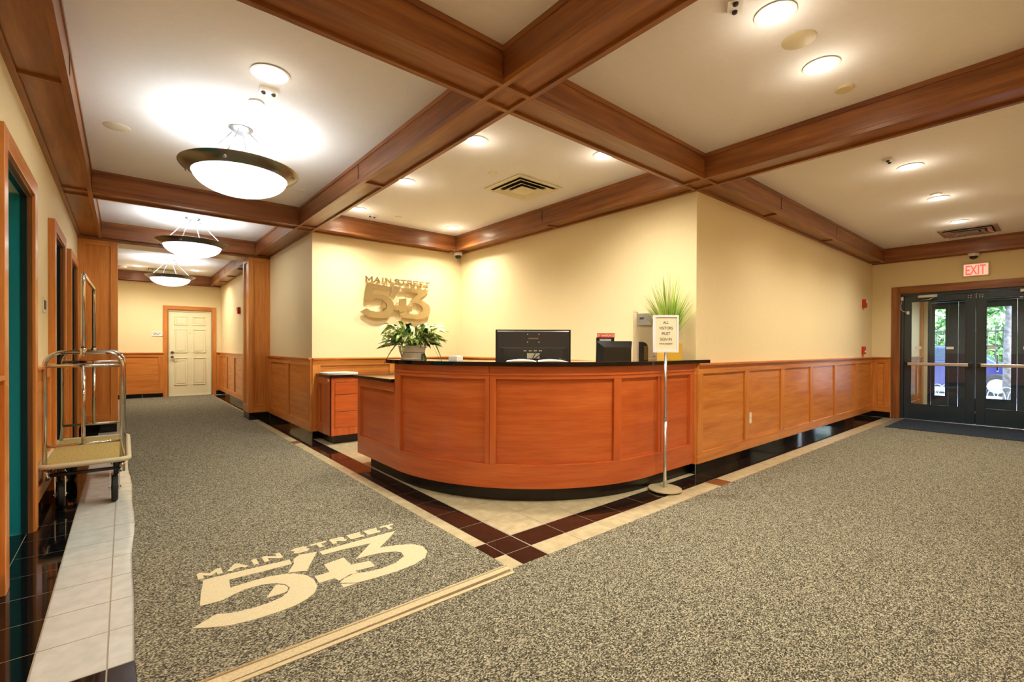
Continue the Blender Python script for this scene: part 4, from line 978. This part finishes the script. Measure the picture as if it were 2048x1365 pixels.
hd = empty('hedge', (26.5, 3, 0), 'green hedge and trees behind the railings across the street', 'hedge')
foliage('foliage', hd, [(26.8, -3+1.2*k, .9+.3*(k % 2), 1.5) for k in range(11)] + [(28, -2+2*k, 3.2, 1.9) for k in range(6)], 22000, .13, 5)
bldg = empty('far_building', (34, 3, 0), 'pale building behind the hedge across the street', 'building')
box('wall', 34, 36, -14, 22, -.1, 9, mat('far_stucco', (214, 206, 196), .9), bldg)
for k in range(9):
    for z in (1.0, 4.2): box('window', 33.95, 34.02, -9+3*k, -7.6+3*k, z, z+1.6, mat('far_window', (60, 74, 90), .1), bldg)
# parked cars
def car(x, y, paint, label, rz=PI/2):
    t = empty('parked_car', (x, y, -.10), label, 'car', rz=rz)
    prof = [(-2.15, .30), (-2.2, .55), (-2.1, .82), (-1.35, .92), (-.75, 1.38), (.65, 1.42), (1.45, .98), (2.1, .92), (2.2, .6), (2.15, .30)]
    def body(bm):
        L = []
        for yy, sc, zz in ((-.88, 1, 0), (-.80, 1, 1), (.80, 1, 1), (.88, 1, 0)):
            L.append([bm.verts.new((px_*(1 if zz else .99), yy*(.86 if pz_ > 1.2 else 1), pz_ if pz_ < .9 else (pz_ if zz else .9+(pz_-.9)*.92))) for px_, pz_ in prof])
        for A, B in zip(L, L[1:]): bridge(bm, A, B)
        bm.faces.new(L[0]); bm.faces.new(L[-1])
    local(t, body, 'body', paint)
    for s in (-1, 1):
        def win(bm):
            P = [(-1.15, .97), (-.68, 1.31), (.60, 1.34), (1.22, .99)]
            A = [bm.verts.new((a, s*(.89 if z < 1.2 else .80), z)) for a, z in P]; B = [bm.verts.new((a, s*(.86 if z < 1.2 else .77), z)) for a, z in P]
            bm.faces.new(A); bm.faces.new(B); bridge(bm, A, B)
        local(t, win, 'side_window', mat('car_glass', (24, 30, 38), .05))
        for wx in (-1.35, 1.35):
            local(t, lambda bm: add_lathe(bm, [(0, s*.78), (.31, s*.78), (.33, s*.82), (.33, s*.88), (.30, s*.90), (.20, s*.90)], (wx, 0, .33), 24, 'y'), 'wheel', RUBBER)
            local(t, lambda bm: add_lathe(bm, [(.20, s*.885), (.19, s*.905), (0, s*.90)], (wx, 0, .33), 16, 'y'), 'hubcap', ALU)
        local(t, lambda bm: abox(bm, -2.21, -2.10, s*.72-.12, s*.72+.12, .62, .78), 'tail_light', RED)
        local(t, lambda bm: abox(bm, 2.08, 2.21, s*.70-.14, s*.70+.14, .62, .76), 'headlight', MATS['clear_lens'])
car(18.4, 2.6, mat('dark_blue_paint', (30, 36, 84), .15, coat=.8), 'dark blue car parked nearest outside the doors')
car(22.6, 4.6, mat('white_paint', (232, 232, 236), .2, coat=.8), 'white car parked across the street', rz=-PI/2)
car(18.4, -2.6, mat('silver_paint', (150, 154, 162), .2, .5, coat=.8), 'silver car parked behind the dark blue one')

print('objects', len(bpy.data.objects))
